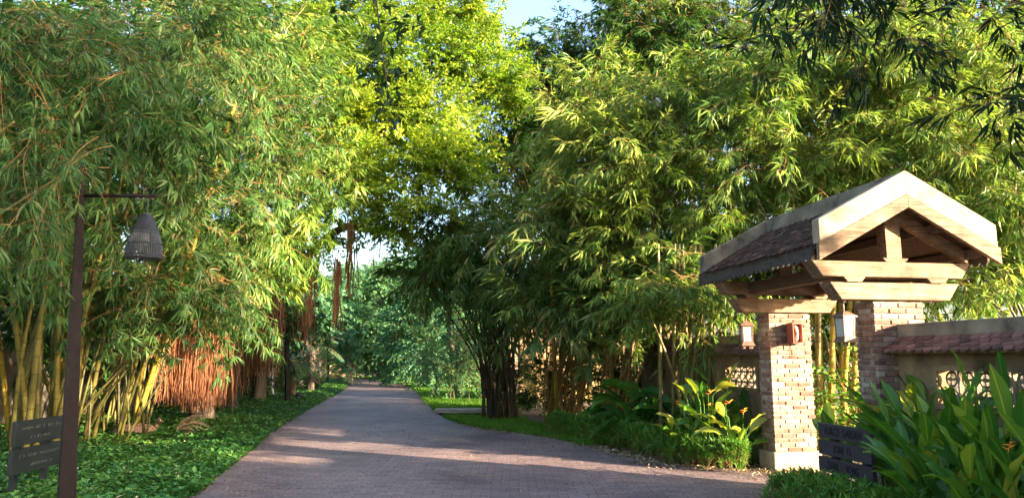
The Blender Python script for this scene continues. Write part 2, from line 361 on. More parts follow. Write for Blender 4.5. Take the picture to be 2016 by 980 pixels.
rs = np.random.default_rng(7)
PL = [plume(rs) for _ in range(9)]
PLF = [plume(rs, fine=True, leafL=.24, leafw=.030) for _ in range(8)]
PLH = [plume(rs, leafL=.22, leafw=.024, droop=.95, per=(4, 6)) for _ in range(6)]     # heavily hanging
PLBIG = [plume(rs, fine=True, leafL=.40, leafw=.050, nodes=8, per=(5, 8), Ln=1.2) for _ in range(8)]
PLMID = [plume(rs, fine=True, leafL=.30, leafw=.036, nodes=9, per=(4, 7), Ln=1.25) for _ in range(8)]
PLFAR = [plume(rs, leafL=.30, leafw=.042, nodes=8, per=(3, 5)) for _ in range(6)]
PLNEAR = [plume(rs, fine=True, Ln=.9, leafL=.25, leafw=.032, nodes=8, per=(3, 6)) for _ in range(6)]
FIC = [leafy(rs, Ln=.8, leafL=.105, leafw=.055, nodes=9, k=3) for _ in range(8)]
FARL = [leafy(rs, Ln=1.3, leafL=.20, leafw=.10, nodes=9, k=3) for _ in range(6)]
SHR = [leafy(rs, Ln=.5, leafL=.08, leafw=.04, nodes=7, k=2) for _ in range(6)]
VISUAL_AXIS = np.array([0, 0, HC])

def blob_points(blobs, dens, rng, Ln=1.0, backcut=.45):
    """plume roots and directions spread through ellipsoids"""
    Pp = []; A = []; T = []; W = []
    for bi, (c, r) in enumerate(blobs):
        c = np.array(c); r = np.array(r if hasattr(r, '__len__') else (r, r, r), float)
        p_ = 1.6; area = 4 * math.pi * (((r[0] * r[1]) ** p_ + (r[0] * r[2]) ** p_ + (r[1] * r[2]) ** p_) / 3) ** (1 / p_)
        n = max(3, int(area * dens))
        d = rng.normal(0, 1, (n, 3)); d /= np.linalg.norm(d, axis=1)[:, None]
        u = rng.random(n) ** .42
        lump = 1 + .22 * np.sin(d[:, 0] * 5 + bi * 2.1) * np.sin(d[:, 2] * 6 + bi) + .15 * np.sin(d[:, 1] * 9 + bi * 3)
        q = c + d * r * (u * lump)[:, None] - d * .45 * Ln
        tc = VISUAL_AXIS - c; tc = tc / np.linalg.norm(tc)
        keep = (d @ tc > -.35) | (rng.random(n) < backcut)
        q, d = q[keep], d[keep]; n = len(q)
        Pp.append(q); A.append(np.arctan2(d[:, 1], d[:, 0]) + rng.normal(0, .7, n))
        T.append(np.clip(d[:, 2] * .75 + rng.normal(0, .25, n), -1.2, 1.1)); W.append(np.full(n, rng.normal(0, .07)))
    return np.concatenate(Pp), np.concatenate(A), np.concatenate(T), np.concatenate(W)

def foliage(name, blobs, mat, tmpls, dens, parent, seed, Ln=1.2, smin=.7, smax=1.2, twig=None, zmin=.25, extra=None, tshift=0.0, backcut=.45, gap=-.22, gapf=2.6):
    rng = np.random.default_rng(seed)
    p, a, t, w = blob_points(blobs, dens * (1.3 if gap > -1 else 1), rng, Ln, backcut)
    nz = np.sin(p[:, 0] * gapf + 1.7 * np.sin(p[:, 2] * gapf * .8 + seed)) * np.sin(p[:, 2] * gapf * 1.15 + 1.3 * np.sin(p[:, 1] * gapf + seed)) + .5 * np.sin(p[:, 1] * gapf * 1.6 + p[:, 0] * 2)
    keep = (p[:, 2] > zmin) & ((nz > gap) | (rng.random(len(p)) < .12)); p, a, t, w = p[keep], a[keep], t[keep], w[keep]; n = len(p)
    V, Q, To, Mi = bake(tmpls, p, a, t, rng.normal(0, .35, n), rng.uniform(smin, smax, n), w + rng.normal(0, .09, n) + tshift, rng)
    fl = V[:, 2] < .05; V[fl, 2] = .05
    if parent is not None: V = V - np.array(WLOC[parent.name])
    me = np_mesh(name, V, Q, To, Mi)
    return link_mesh(name, me, parent, [mat, twig or M_twig])

def B(px, py, Y, rx, ry=None, ty=None):
    """blob: photo position at distance Y, radii in photo pixels at that distance (ty: thickness in metres)"""
    c = P(px, py, Y); k = Y / F; ry = ry or rx
    return (tuple(c), (rx * k, ty or rx * k, ry * k))

def culm(parent, base, tip, r0, rng, mat=None, seg=.27, bow=1.8, n=7, r1=.3, wob=.03, t0=.5):
    base = Vector(base); tip = Vector(tip); Lt = (tip - base).length; k = max(6, int(Lt / seg))
    pts = []; rad = []; tones = []
    ph = rng.random() * 9
    for i in range(k + 1):
        s = i / k
        h = s ** bow
        p = Vector((base.x + (tip.x - base.x) * h + wob * math.sin(ph + s * 7) * Lt * .12, base.y + (tip.y - base.y) * h + wob * math.cos(ph + s * 6) * Lt * .12, base.z + (tip.z - base.z) * s))
        r = r0 * (1 - (1 - r1) * s)
        if i: # narrow node band
            d = (p - pts[-1]); q0 = p - d * .07
            pts.append(q0); rad.append(r); tones.append(0.0)
            pts.append(p); rad.append(r * 1.13); tones.append(t0 + rng.uniform(-.18, .2))
        else:
            pts.append(p); rad.append(r * 1.05); tones.append(t0)
    b = MB(); b.tube(pts, rad, n, True, tones)
    return b.build('culm', mat or M_culm, parent, smooth=True, fixn=False), pts

def clump(label, base, blobs, culms, seed, group='bamboo clumps along the lane', mat=None, cmat=None, tmpls=None, dens=4.0, spread=.5, r0=.04,
          Ln=1.2, bow=1.9, extra_culms=(), tshift=0.0, smax=1.2, backcut=.45, name='bamboo_clump', cat='bamboo', top=1.0, cn=6, t0=.5, gap=-.22):
    rng = np.random.default_rng(seed)
    root = thing(name, label, cat, tuple(base), 0, group)
    foliage('foliage', blobs, mat or M_bamboo, tmpls or PL, dens, root, seed + 1, Ln, tshift=tshift, smax=smax, backcut=backcut, gap=gap)
    for i in range(culms):
        c, r = blobs[int(rng.integers(0, len(blobs)))]
        d = rng.normal(0, .4, 3); a = rng.random() * 6.28; rr = spread * math.sqrt(rng.random())
        tip = Vector((c[0] + d[0] * r[0], c[1] + d[1] * r[1], max(2.0, (c[2] + abs(d[2]) * r[2]) * top)))
        b0 = Vector((base[0] + math.cos(a) * rr, base[1] + math.sin(a) * rr, 0))
        culm(root, b0, tip, r0 * rng.uniform(.7, 1.2), rng, cmat, bow=bow, n=cn, t0=t0 + rng.uniform(-.12, .12))
    for (b0, tip, rr, mt, bw) in extra_culms:
        culm(root, b0, tip, rr, rng, mt, bow=bw, n=8, r1=.6, wob=.01, t0=.55)
    return root

#==SETTING==
# ground: one sheet to the horizon
g = MB(); g.add([(-250, -60, -.004), (250, -60, -.004), (250, 400, -.004), (-250, 400, -.004)], [(0, 1, 2, 3)])
tag(g.build('ground', M_soil), kind='structure')
# road outline (photo positions carried down to the ground)
LE = [(372, 980), (430, 935), (497, 885), (520, 862), (560, 835), (610, 805), (655, 780), (676, 768), (683, 758), (672, 751), (640, 748)]
RE = [(700, 745), (740, 748), (790, 756), (815, 768), (830, 785), (845, 800), (868, 818), (900, 832), (960, 845), (1040, 855), (1100, 865), (1180, 885), (1250, 903), (1330, 917), (1500, 924)]
LEw = [Vector((-3.1, 0, 0)), Vector((-3.35, 4, 0))] + [G(*p) for p in LE]
REw = [G(*p) for p in RE]
def smooth_line(pts, n=6, jit=.0, rng=None):
    out = []
    for i in range(len(pts) - 1):
        p0, p1, p2, p3 = pts[max(i - 1, 0)], pts[i], pts[i + 1], pts[min(i + 2, len(pts) - 1)]
        for k in range(n):
            t = k / n
            q = 0.5 * ((2 * p1) + (p2 - p0) * t + (2 * p0 - 5 * p1 + 4 * p2 - p3) * t * t + (3 * p1 - p0 - 3 * p2 + p3) * t ** 3)
            if jit: q = q + Vector((rng.uniform(-jit, jit), rng.uniform(-jit, jit), 0))
            out.append(q)
    out.append(pts[-1]); return out
random.seed(3)
ls = smooth_line(LEw, 6, .02, random); rsd = smooth_line(REw, 6, .02, random)
gate_floor = [Vector((3.6, 10.6, 0)), Vector((6.5, 11.4, 0)), Vector((6.9, 9.2, 0)), Vector((4.2, 8.9, 0)), Vector((3.3, 8.6, 0)), Vector((3.25, 6.5, 0)), Vector((3.6, 0, 0)), Vector((3.6, -20, 0)), Vector((-3.1, -20, 0))]
poly = ls + rsd + gate_floor
def sheet(poly, z):
    import bmesh
    bm = bmesh.new(); f = bm.faces.new([bm.verts.new((p.x, p.y, z)) for p in poly]); bmesh.ops.triangulate(bm, faces=[f])
    me = bpy.data.meshes.new('road'); bmesh.ops.recalc_face_normals(bm, faces=bm.faces); bm.to_mesh(me); bm.free(); return me
me = sheet(poly, .002)
if me.polygons[0].normal.z < 0: me.flip_normals()
road = link_mesh('road', me, None, [M_road]); tag(road, kind='structure')
PX = np.array([p.x for p in poly]); PY = np.array([p.y for p in poly])
def in_poly(x, y):
    x = np.asarray(x); y = np.asarray(y); c = np.zeros(x.shape, bool); j = len(PX) - 1
    for i in range(len(PX)):
        con = ((PY[i] > y) != (PY[j] > y)) & (x < (PX[j] - PX[i]) * (y - PY[i]) / (PY[j] - PY[i] + 1e-12) + PX[i])
        c ^= con; j = i
    return c
LX = [p.x for p in ls]; LY = [p.y for p in ls]
def left_edge(y): return np.interp(y, LY[:-14], LX[:-14])
RX = [p.x for p in reversed(rsd)]; RY = [p.y for p in reversed(rsd)]
def right_edge(y): return np.interp(y, RY, RX)

def cover_litter(n, seed):
    r = np.random.default_rng(seed); y = 6.5 + r.random(n) ** 1.5 * 18; x = left_edge(y) - r.random(n) ** .8 * 5.5; z = mound(x, y) + .075
    tag(scatter('litter', LT, M_dryleaf, np.stack([x, y, z], 1), seed, .6, 1.4, tilt=.4), 'dry bamboo leaves caught on the left ground cover', 'fallen leaves', kind='stuff')
def scatter(name, tm, mat, pts, seed, smin, smax, kind='stuff', zfun=None, tilt=.25, tshift=0.0, parent=None):
    rng = np.random.default_rng(seed); n = len(pts)
    V, Q, T, Mi = bake(tm, pts, rng.uniform(0, 6.28, n), rng.normal(0, tilt, n), rng.normal(0, tilt, n), rng.uniform(smin, smax, n), rng.normal(tshift, .12, n), rng)
    if parent is not None: V = V - np.array(WLOC[parent.name])
    return link_mesh(name, np_mesh(name, V, Q, T, Mi), parent, [mat, M_twig])

def mound(x, y, a=.10, b=.06): return a + b * np.sin(x * 2.3 + np.sin(y * 1.7)) * np.cos(y * 1.9 + x)
# left ground cover
rng = np.random.default_rng(11)
ROS = [rosette(rng, 7, .062, .034, -.1, .7, .05) for _ in range(6)]
n = 42000
y = 6.2 + (rng.random(n) ** 1.7) * 42; le = left_edge(y)
x = le - rng.random(n) ** 1.15 * (2.5 + .36 * y).clip(0, 9) + rng.normal(0, .05, n)
k = (x > -12 - .1 * y) & (~in_poly(x - .03, y) | (rng.random(n) < .08)); x, y = x[k], y[k]
dd = left_edge(y) - x
z = mound(x, y) * np.clip(dd / .5, .12, 1)
tag(scatter('ground_cover', ROS, M_cover, np.stack([x, y, z], 1), 5, .7, 1.6, tshift=.14 + .2 * np.sin(x * 1.9 + 2 * np.sin(y * .9)) * np.sin(y * 1.3)), 'creeping green ground cover on the left verge under the bamboo', 'ground cover', kind='stuff')
FL = [rosette(rng, 6, .016, .014, .1, .4, .0)]
k = rng.random(len(x)) < .0035; k &= (y < 16)
tag(scatter('small_flowers', FL, M_flower, np.stack([x[k], y[k], z[k] + .07], 1), 6, .9, 1.4), 'tiny yellow flowers dotted over the left ground cover', 'flowers', kind='stuff')
# grass on the right shoulder beyond the culvert, and the thin verge by the dark bamboo
GR = [rosette(rng, 9, .10, .012, .5, 1.4, .0) for _ in range(5)]
n = 30000; y = 14 + rng.random(n) ** 1.2 * 48; re = right_edge(y)
x = re + rng.random(n) * (1.2 + .16 * (y - 14)) - .05
k = ~in_poly(x, y) & ~((y < 22.0) & (y > 21.0)) & ~((y < 21) & (x > re + 1.8) & (rng.random(n) < .8)); x, y = x[k], y[k]
tag(scatter('grass', GR, M_grass, np.stack([x, y, np.full(len(x), .0)], 1), 8, .6, 1.3), 'short bright grass on the right shoulder of the lane', 'grass', kind='stuff')
n = 5000; a = rng.random(n); x = -14 + a * 14.5; y = 53 + rng.random(n) * 9 - a * 2
k = ~in_poly(x, y); tag(scatter('grass', GR, M_grass, np.stack([x[k], y[k], np.zeros(k.sum())], 1), 9, 1.2, 2.2), 'strip of grass where the lane bends out of sight', 'grass', kind='stuff')
# leaf litter
LT = [rosette(rng, 1, .07, .018, -.1, .25, .01) for _ in range(5)]
def litter(n, mat, seed, lab, smin=.5, smax=1.1):
    r = np.random.default_rng(seed)
    y = 6 + r.random(n) ** 1.5 * 22; lo, hi = left_edge(y), np.where(y > 11, right_edge(y) + .7, 3.3)
    u = r.random(n); u = np.where(r.random(n) < .6, np.where(r.random(n) < .35, u ** 5, 1 - u ** 5), u)
    x = lo + (hi - lo) * u; z = np.full(n, .008)
    tag(scatter('litter', LT, mat, np.stack([x, y, z], 1), seed, smin, smax, tilt=.15), lab, 'fallen leaves', kind='stuff')
litter(4600, M_dryleaf, 21, 'dry bamboo leaves scattered over the paving and its edges')
litter(160, M_flower, 22, 'yellow fallen leaves dotted on the paving', .5, .9)
r = np.random.default_rng(31); n = 5200
t_ = r.random(n); y = np.interp(t_, [0, .5, 1], [10.4, 12.5, 18.5]); x = right_edge(y) + r.normal(.12, .22, n) + r.random(n) * .3
y = y + r.normal(0, .2, n)
tag(scatter('litter', LT, M_dryleaf, np.stack([x, y, np.full(n, .012)], 1), 32, .7, 1.5, tilt=.3), 'strip of dry straw-coloured leaves along the hedge foot', 'fallen leaves', kind='stuff')

cover_litter(650, 33)
# culvert slab on the right shoulder
t = thing('culvert_slab', 'pale concrete slab over a dark drain on the right verge', 'slab', tuple(G(905, 815)))
g0 = G(905, 815); b = MB(); b.box(g0.x - .75, g0.x + 1.0, g0.y + .1, g0.y + .8, .03, .13); b.build('slab', M_slab, t, bevel=.01)
b = MB(); b.box(g0.x - .6, g0.x + 1.0, g0.y - .14, g0.y + .1, -.02, .03); b.build('drain', M_letter, t)
g1 = G(800, 757); t = thing('drain_cover', 'small dark drain at the far bend of the lane', 'drain', tuple(g1)); b = MB(); b.box(g1.x - .6, g1.x + 1.1, g1.y, g1.y + 1.0, .01, .09); b.build('grate', M_letter, t)

#==GATE==
GO = Vector((4.52, 8.61, 0)); GA = math.atan2(.171, .985)
gate = thing('roofed_gate', 'timber and brick garden gate with a small tiled gable roof', 'gate', tuple(GO), GA)
rg = random.Random(5)
def brick_pillar(v0, v1, H):
    core = MB(); core.box(-.322, .322, v0 + .012, v1 - .012, .27, H); p = core.build('pillar', M_mortar, gate, True)
    b = MB(); z = .275; row = 0; hh = .052
    while z < H - .03:
        h1 = min(z + hh - rg.uniform(0, .006), H)
        def course(a0, a1, fn):
            s = a0 - (.0 if row % 2 == 0 else .11) - rg.uniform(0, .02)
            while s < a1:
                e = s + rg.uniform(.185, .22); lo, hi = max(s, a0), min(e, a1)
                if hi - lo > .03: fn(lo, hi, z + rg.uniform(-.003, .003), h1 + rg.uniform(-.004, .004), rg.uniform(.000, .010), min(1, max(0, rg.gauss(.5, .24))))
                s = e + .017
        course(-.33, .33, lambda lo, hi, z0, z1, o, t: b.box(lo, hi, v0 - o, v0 + .05, z0, z1, t))
        course(-.33, .33, lambda lo, hi, z0, z1, o, t: b.box(lo, hi, v1 - .05, v1 + o, z0, z1, t))
        course(v0 + .052, v1 - .052, lambda lo, hi, z0, z1, o, t: b.box(-.33 - o, -.28, lo, hi, z0, z1, t))
        course(v0 + .052, v1 - .052, lambda lo, hi, z0, z1, o, t: b.box(.28, .33 + o, lo, hi, z0, z1, t))
        z += .066; row += 1
    b.build('brickwork', M_brick, p, True, bevel=.004)
    f = MB(); f.box(-.375, .375, v0 - .045, v1 + .045, 0, .27); f.build('plinth', M_plaster, p, True, bevel=.015)
brick_pillar(0, .36, 2.265); brick_pillar(2.38, 2.74, 2.265)
def trap(c, ht, hb, z0, z1): return [(c - hb, z0), (c + hb, z0), (c + ht, z1), (c - ht, z1)]
for v in (-.05, 2.33):
    b = MB(); b.prism(trap(-.06, .84, .70, 2.27, 2.47), 'y', v, v + .22); b.build('lower_beam', M_wood, gate, True, bevel=.008)
    b = MB(); b.prism(trap(-.09, 1.03, .90, 2.53, 2.71), 'y', v - .02, v + .2); b.build('upper_beam', M_wood, gate, True, bevel=.008)
    for c in (-.60, .48):
        b = MB(); b.prism(trap(c, .14, .09, 2.472, 2.528), 'y', v - .03, v + .25); b.build('bearing_block', M_wood, gate, True, bevel=.004)
    b = MB(); b.prism(trap(-.03, .17, .12, 2.712, 2.76), 'y', v - .0, v + .2); b.build('post_block', M_wood, gate, True, bevel=.004)
    b = MB(); b.box(-.13, .07, v + .02, v + .18, 2.762, 3.28); b.build('king_post', M_wood, gate, True, bevel=.006)
    for s in (-1, 1):
        b = MB(); b.prism([(s * .98, 2.72), (s * .98, 2.86), (s * .0 + .0, 3.40), (s * .07, 3.22)] if s > 0 else [(s * .98, 2.72), (s * .07, 3.22), (0, 3.40), (s * .98, 2.86)], 'y', v + .05, v + .16)
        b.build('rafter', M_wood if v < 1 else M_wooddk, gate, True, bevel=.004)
for c in (-.60, .48):
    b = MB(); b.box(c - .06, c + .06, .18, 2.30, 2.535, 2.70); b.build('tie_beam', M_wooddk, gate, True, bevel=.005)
SL = .600
def roofz(u, top): return top - SL * abs(u)
for u in (-.98, -.5, .5, .98):
    b = MB(); zc = roofz(u, 3.47); b.box(u - .045, u + .045, -.17, 2.8, zc - .10, zc); b.build('purlin', M_wooddk, gate, True)
b = MB(); b.box(-.05, .05, -.17, 2.8, 3.28, 3.40); b.build('ridge_beam', M_wooddk, gate, True)
for s in (-1, 1):   # boarding under the tiles
    b = MB(); b.prism([(0, 3.50), (s * 1.12, 3.50 - SL * 1.12), (s * 1.12, 3.53 - SL * 1.12), (0, 3.53)], 'y', -.15, 2.80); b.build('roof_boarding', M_wooddk, gate, True)
    tl = MB(); rt = random.Random(9 + s); nr = 14
    for i in range(nr):
        u0 = 1.19 - i * .083; u1 = u0 - .14
        v = -.12 + (.07 if i % 2 else 0)
        while v < 2.72:
            w = .135; zt = rt.uniform(0, .012); a = rt.uniform(-.006, .006); un = u0 + rt.uniform(-.012, .012)
            z0 = roofz(un, 3.575) + .018 + zt; z1 = roofz(u1, 3.575)
            v1 = min(v + w - .004, 2.74)
            vs = [(s * un, v + .02, z0 + a), (s * (un + .018), (v + v1) / 2, z0 - .010), (s * un, v1 - .02, z0 - a), (s * (un - .03), v1, z0 + .015), (s * u1, v1, z1), (s * u1, v, z1), (s * (un - .03), v, z0 + .015)]
            n7 = len(vs); lo = [(q[0], q[1], q[2] - .016) for q in vs]
            tl.add(vs + lo, [tuple(range(n7)), tuple(reversed(range(n7, 2 * n7)))] + [(j, j + n7, (j + 1) % n7 + n7, (j + 1) % n7) for j in range(n7)], min(1, max(0, rt.gauss(.48, .2))))
            v += w
    tl.build('roof_tiles', M_tile, gate, True)
    # scalloped eave board
    pts = []; nn = 24; v0, v1 = -.13, 2.84
    for i in range(nn):
        a = v0 + (v1 - v0) * i / nn; c = (v1 - v0) / nn
        for q, dz in ((0, .05), (.25, .012), (.5, 0), (.75, .012)): pts.append((a + c * q, 2.69 + dz))
    pts += [(v1, 2.74), (v1, 2.885), (v0, 2.885)]
    x0, x1 = sorted((s * 1.125, s * 1.15)); b = MB(); b.prism(pts, 'x', x0, x1); b.build('eave_board', M_fascia, gate, True)
    # gable bands in plaster, timber barge boards below
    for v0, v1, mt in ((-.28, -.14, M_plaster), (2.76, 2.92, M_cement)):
        zt = 3.76
        q = [(0, zt), (0, zt - .28), (s * 1.14, 3.15 - .27), (s * 1.14, 3.15)]
        b = MB(); b.prism(q, 'y', v0, v1); b.build('gable_band', mt, gate, True, bevel=.006)
        q = [(0, zt - .283), (0, zt - .44), (s * 1.165, 2.685), (s * 1.165, 2.875)]
        y0, y1 = (v0 - .015, v0 + .04) if v0 < 0 else (v1 - .04, v1 + .015)
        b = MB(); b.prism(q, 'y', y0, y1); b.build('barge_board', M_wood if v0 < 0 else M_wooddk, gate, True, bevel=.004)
b = MB(); b.prism([(-.11, 3.42), (.11, 3.42), (.09, 3.735), (-.09, 3.735)], 'y', -.138, 2.758); b.build('ridge_cap', M_cement, gate, True, bevel=.008)

def gl(u, v, z): return Vector((GO.x + u * math.cos(GA) - v * math.sin(GA), GO.y + u * math.sin(GA) + v * math.cos(GA), z))
def lantern(loc, label, rz, s=1.0):
    t = thing('hanging_lantern', label, 'lantern', tuple(loc), rz, 'lanterns hanging from the gate beams')
    t.scale = (s * .78, s * .78, s)
    b = MB(); b.box(-.035, .035, -.035, .035, .47, .5); b.tube([(0, 0, .37), (0, 0, .47)], .012, 8); b.build('hanger', M_lampmt, t, True)
    b = MB(); b.add([(-.13, -.13, .315), (.13, -.13, .315), (.13, .13, .315), (-.13, .13, .315), (-.035, -.035, .37), (.035, -.035, .37), (.035, .035, .37), (-.035, .035, .37), (-.13, -.13, .303), (.13, -.13, .303), (.13, .13, .303), (-.13, .13, .303)],
            [(0, 1, 5, 4), (1, 2, 6, 5), (2, 3, 7, 6), (3, 0, 4, 7), (4, 5, 6, 7), (8, 9, 1, 0), (9, 10, 2, 1), (10, 11, 3, 2), (11, 8, 0, 3), (11, 10, 9, 8)]); b.build('hat', M_lampmt, t, True)
    b = MB()
    for sx in (-1, 1):
        for sy in (-1, 1):
            b.tube([(sx * .083, sy * .083, .06), (sx * .095, sy * .095, .303)], .013, 4)
    for z, w in ((.288, .10), (.06, .092)):
        for a in (-1, 1):
            b.box(-w, w, a * w - .008, a * w + .008, z, z + .018); b.box(a * w - .008, a * w + .008, -w + .009, w - .009, z, z + .018)
    b.build('frame', M_lampmt, t, True)
    for k in range(4):
        a = k * math.pi / 2; Mx = Matrix.Rotation(a, 3, 'Z')
        vs = [Mx @ Vector(q) for q in ((-.07, -.086, .078), (.07, -.086, .078), (.082, -.094, .288), (-.082, -.094, .288))]
        vs2 = [v * 1 + (Mx @ Vector((0, .006, 0))) for v in vs]
        b = MB(); b.add(vs + vs2, [(0, 1, 2, 3), (7, 6, 5, 4), (0, 4, 5, 1), (1, 5, 6, 2), (2, 6, 7, 3), (3, 7, 4, 0)]); b.build('pane', M_pane, t, True)
    b = MB(); b.box(-.105, .105, -.105, .105, .035, .058); b.box(-.12, .12, -.12, .12, .012, .034)
    for sx in (-1, 1):
        for sy in (-1, 1): b.box(sx * .07 - .02, sx * .07 + .02, sy * .07 - .02, sy * .07 + .02, -.03, .011)
    b.build('base', M_lampmt, t, True)
lantern(gl(-.66, .08, 1.77), 'bronze lantern with frosted panes hanging beside the nearer brick pillar', GA + .12)
lantern(gl(-.66, 2.44, 1.77), 'sunlit bronze lantern hanging left of the farther brick pillar', GA - .25)
# intercom box on the far pillar
t = thing('intercom_box', 'open red-brown intercom box with white handset on the brick pillar', 'intercom', tuple(gl(.03, 2.37, 1.82)), GA)
b = MB(); b.box(-.10, -.09, -.10, -.005, 0, .29); b.box(.10, .11, -.10, -.005, 0, .29); b.box(-.089, .099, -.10, -.005, .28, .29); b.box(-.089, .099, -.10, -.005, 0, .01); b.box(-.089, .099, -.018, -.006, .011, .279); b.build('case', M_redbox, t, True)
b = MB(); b.box(-.105, -.095, -.20, -.101, .0, .29); b.build('door', M_redbox, t, True)
b = MB(); b.tube([(.02, -.03, .03), (.02, -.075, .06), (.03, -.085, .14), (.02, -.075, .22), (.02, -.03, .25)], [.02, .022, .017, .022, .02], 10); b.build('handset', M_white, t, True, smooth=True)
b = MB(); b.tube([(.02, -.05, .0)] + [(.02 + .025 * math.sin(a), -.05, -.1 - .1 * (1 - math.cos(a)) / 2 - .0) for a in np.linspace(.3, 5.98, 14)] + [(.0, -.05, .0)], .0035, 5); b.build('cord', M_slab, t, True)

# ------------------------------------------------------------------ garden walls with tile coping
def garden_wall(label, v0, v1, wins, seed, pier=None):
    t = thing('garden_wall', label, 'wall', tuple(GO), GA, 'ochre walls either side of the gate')
    W = .07; wins = sorted(wins)
    cuts = sorted([v0, v1] + [a for w in wins for a in w]); b = MB()
    z0, z1 = 1.13, 1.47
    b.box(-W, W, v0, v1, 0, z0); b.box(-W, W, v0, v1, z1, 1.80)
    pr = v0
    for (a, c) in wins:
        b.box(-W, W, pr, a, z0, z1); pr = c
    b.box(-W, W, pr, v1, z0, z1)
    body = b.build('wall_body', M_ochre, t, True)
    for (a, c) in wins:
        f = MB()
        for (p0, p1, q0, q1) in ((a - .07, c + .07, z1, z1 + .06), (a - .07, c + .07, z0 - .06, z0), (a - .07, a, z0, z1), (c, c + .07, z0, z1)):
            f.box(-W - .025, -W + .0, p0, p1, q0, q1)
        f.build('window_frame', M_ochre, t, True)
        l = MB(); n = max(3, int((c - a) / .19)); s = (c - a) / n; hz = (z1 - z0) / 2
        for i in range(n):
            for j in range(2):
                cy, cz = a + s * (i + .5), z0 + hz * (j + .5); rr = min(s, hz) * .44
                l.tube([(0, cy + rr * math.cos(q), cz + rr * math.sin(q)) for q in np.linspace(0, 6.283, 13)], .016, 4, False)
                for q in range(4):
                    an = q * math.pi / 2; l.tube([(0, cy + rr * .2 * math.cos(an), cz + rr * .2 * math.sin(an)), (0, cy + rr * math.cos(an), cz + rr * math.sin(an))], .014, 4)
                l.tube([(-.02, cy, cz), (.02, cy, cz)], .026, 8)
            l.box(-.025, .025, a + s * i - .011, a + s * i + .011, z0, z1)
        l.build('lattice', M_cement, t, True)
    b = MB(); b.box(-.06, .06, v0, v1, 1.84, 1.99); b.build('coping', M_cement if seed == 1 else M_ochre, t, True, bevel=.01)
    b = MB(); b.prism([(-.24, 1.655), (0, 1.80), (.24, 1.655), (.24, 1.69), (0, 1.835), (-.24, 1.69)][::-1], 'y', v0, v1); b.build('tile_bed', M_ochre, t, True)
    tl = MB(); rt = random.Random(seed)
    for s in (-1, 1):
        for i in range(4):
            u0 = .285 - i * .058; u1 = max(.05, u0 - .12); v = v0 + (.065 if i % 2 else 0.0)
            while v < v1 - .05:
                w = .128; ve = min(v + w - .006, v1); z_ = 1.69 + (.285 - u0) * .62 + rt.uniform(0, .010); zu = z_ + .05; un = u0 + rt.uniform(-.008, .008); m_ = (v + ve) / 2
                vs = [(s * (un - .018), v + .005, z_ + .012), (s * (un + .012), m_ - .03, z_), (s * (un + .02), m_, z_ - .004), (s * (un + .012), m_ + .03, z_), (s * (un - .018), ve - .005, z_ + .012), (s * u1, ve, zu), (s * u1, v, zu)]
                n7 = 7; lo = [(q[0], q[1], q[2] - .022) for q in vs]
                tl.add(vs + lo, [tuple(range(n7)), tuple(reversed(range(n7, 14)))] + [(j, j + n7, (j + 1) % n7 + n7, (j + 1) % n7) for j in range(n7)], min(1, max(0, rt.gauss(.5, .18))))
                v += w
    tl.build('coping_tiles', M_tile2, t, True)
    if pier:
        b = MB(); b.box(-.2, .2, pier, pier + .4, 0, 2.15); b.box(-.24, .24, pier - .04, pier + .44, 2.152, 2.22); b.build('pier', M_ochre, t, True)
    return t
garden_wall('ochre wall with dark clay tiles right of the gate, behind the heliconias', -9.5, -.005, [(-1.75, -.62), (-4.4, -3.2), (-7.2, -6.0)], 1)
garden_wall('ochre wall with clay tiles left of the gate, behind bamboo stems', 2.745, 7.9, [(3.3, 4.35), (5.7, 6.75)], 2, pier=7.902)

#==POSTS==
def lamp_post(base, top, w0, w1, armz, arml, label, rz=.5, lant=1.0, lloc=None, arm_th=.02):
    t = thing('lamp_post', label, 'lamp post', tuple(base), 0, 'brown lamp posts along the left verge')
    b = MB(); n = 10; bb = Vector(base); tt = Vector(top)
    ptsb = []
    Mr = Matrix.Rotation(rz, 3, 'Z')
    vs = []
    for i in range(n + 1):
        s = i / n; c = bb.lerp(tt, s); w = w0 + (w1 - w0) * s
        for q in ((-1, -1), (1, -1), (1, 1), (-1, 1)):
            vs.append(c + Mr @ Vector((q[0] * w / 2, q[1] * w / 2, 0)))
    fs = [(0, 3, 2, 1), (4 * n, 4 * n + 1, 4 * n + 2, 4 * n + 3)]
    for i in range(n):
        for k in range(4): fs.append((4 * i + k, 4 * i + (k + 1) % 4, 4 * i + 4 + (k + 1) % 4, 4 * i + 4 + k))
    b.add(vs, fs); b.build('pole', M_post, t, bevel=.004)
    a0 = bb.lerp(tt, (armz) / (tt.z)); b = MB(); b.tube([a0, a0 + Vector((arml, 0, -.005))], arm_th, 8); b.build('arm', M_post, t, smooth=True)
    return t, a0
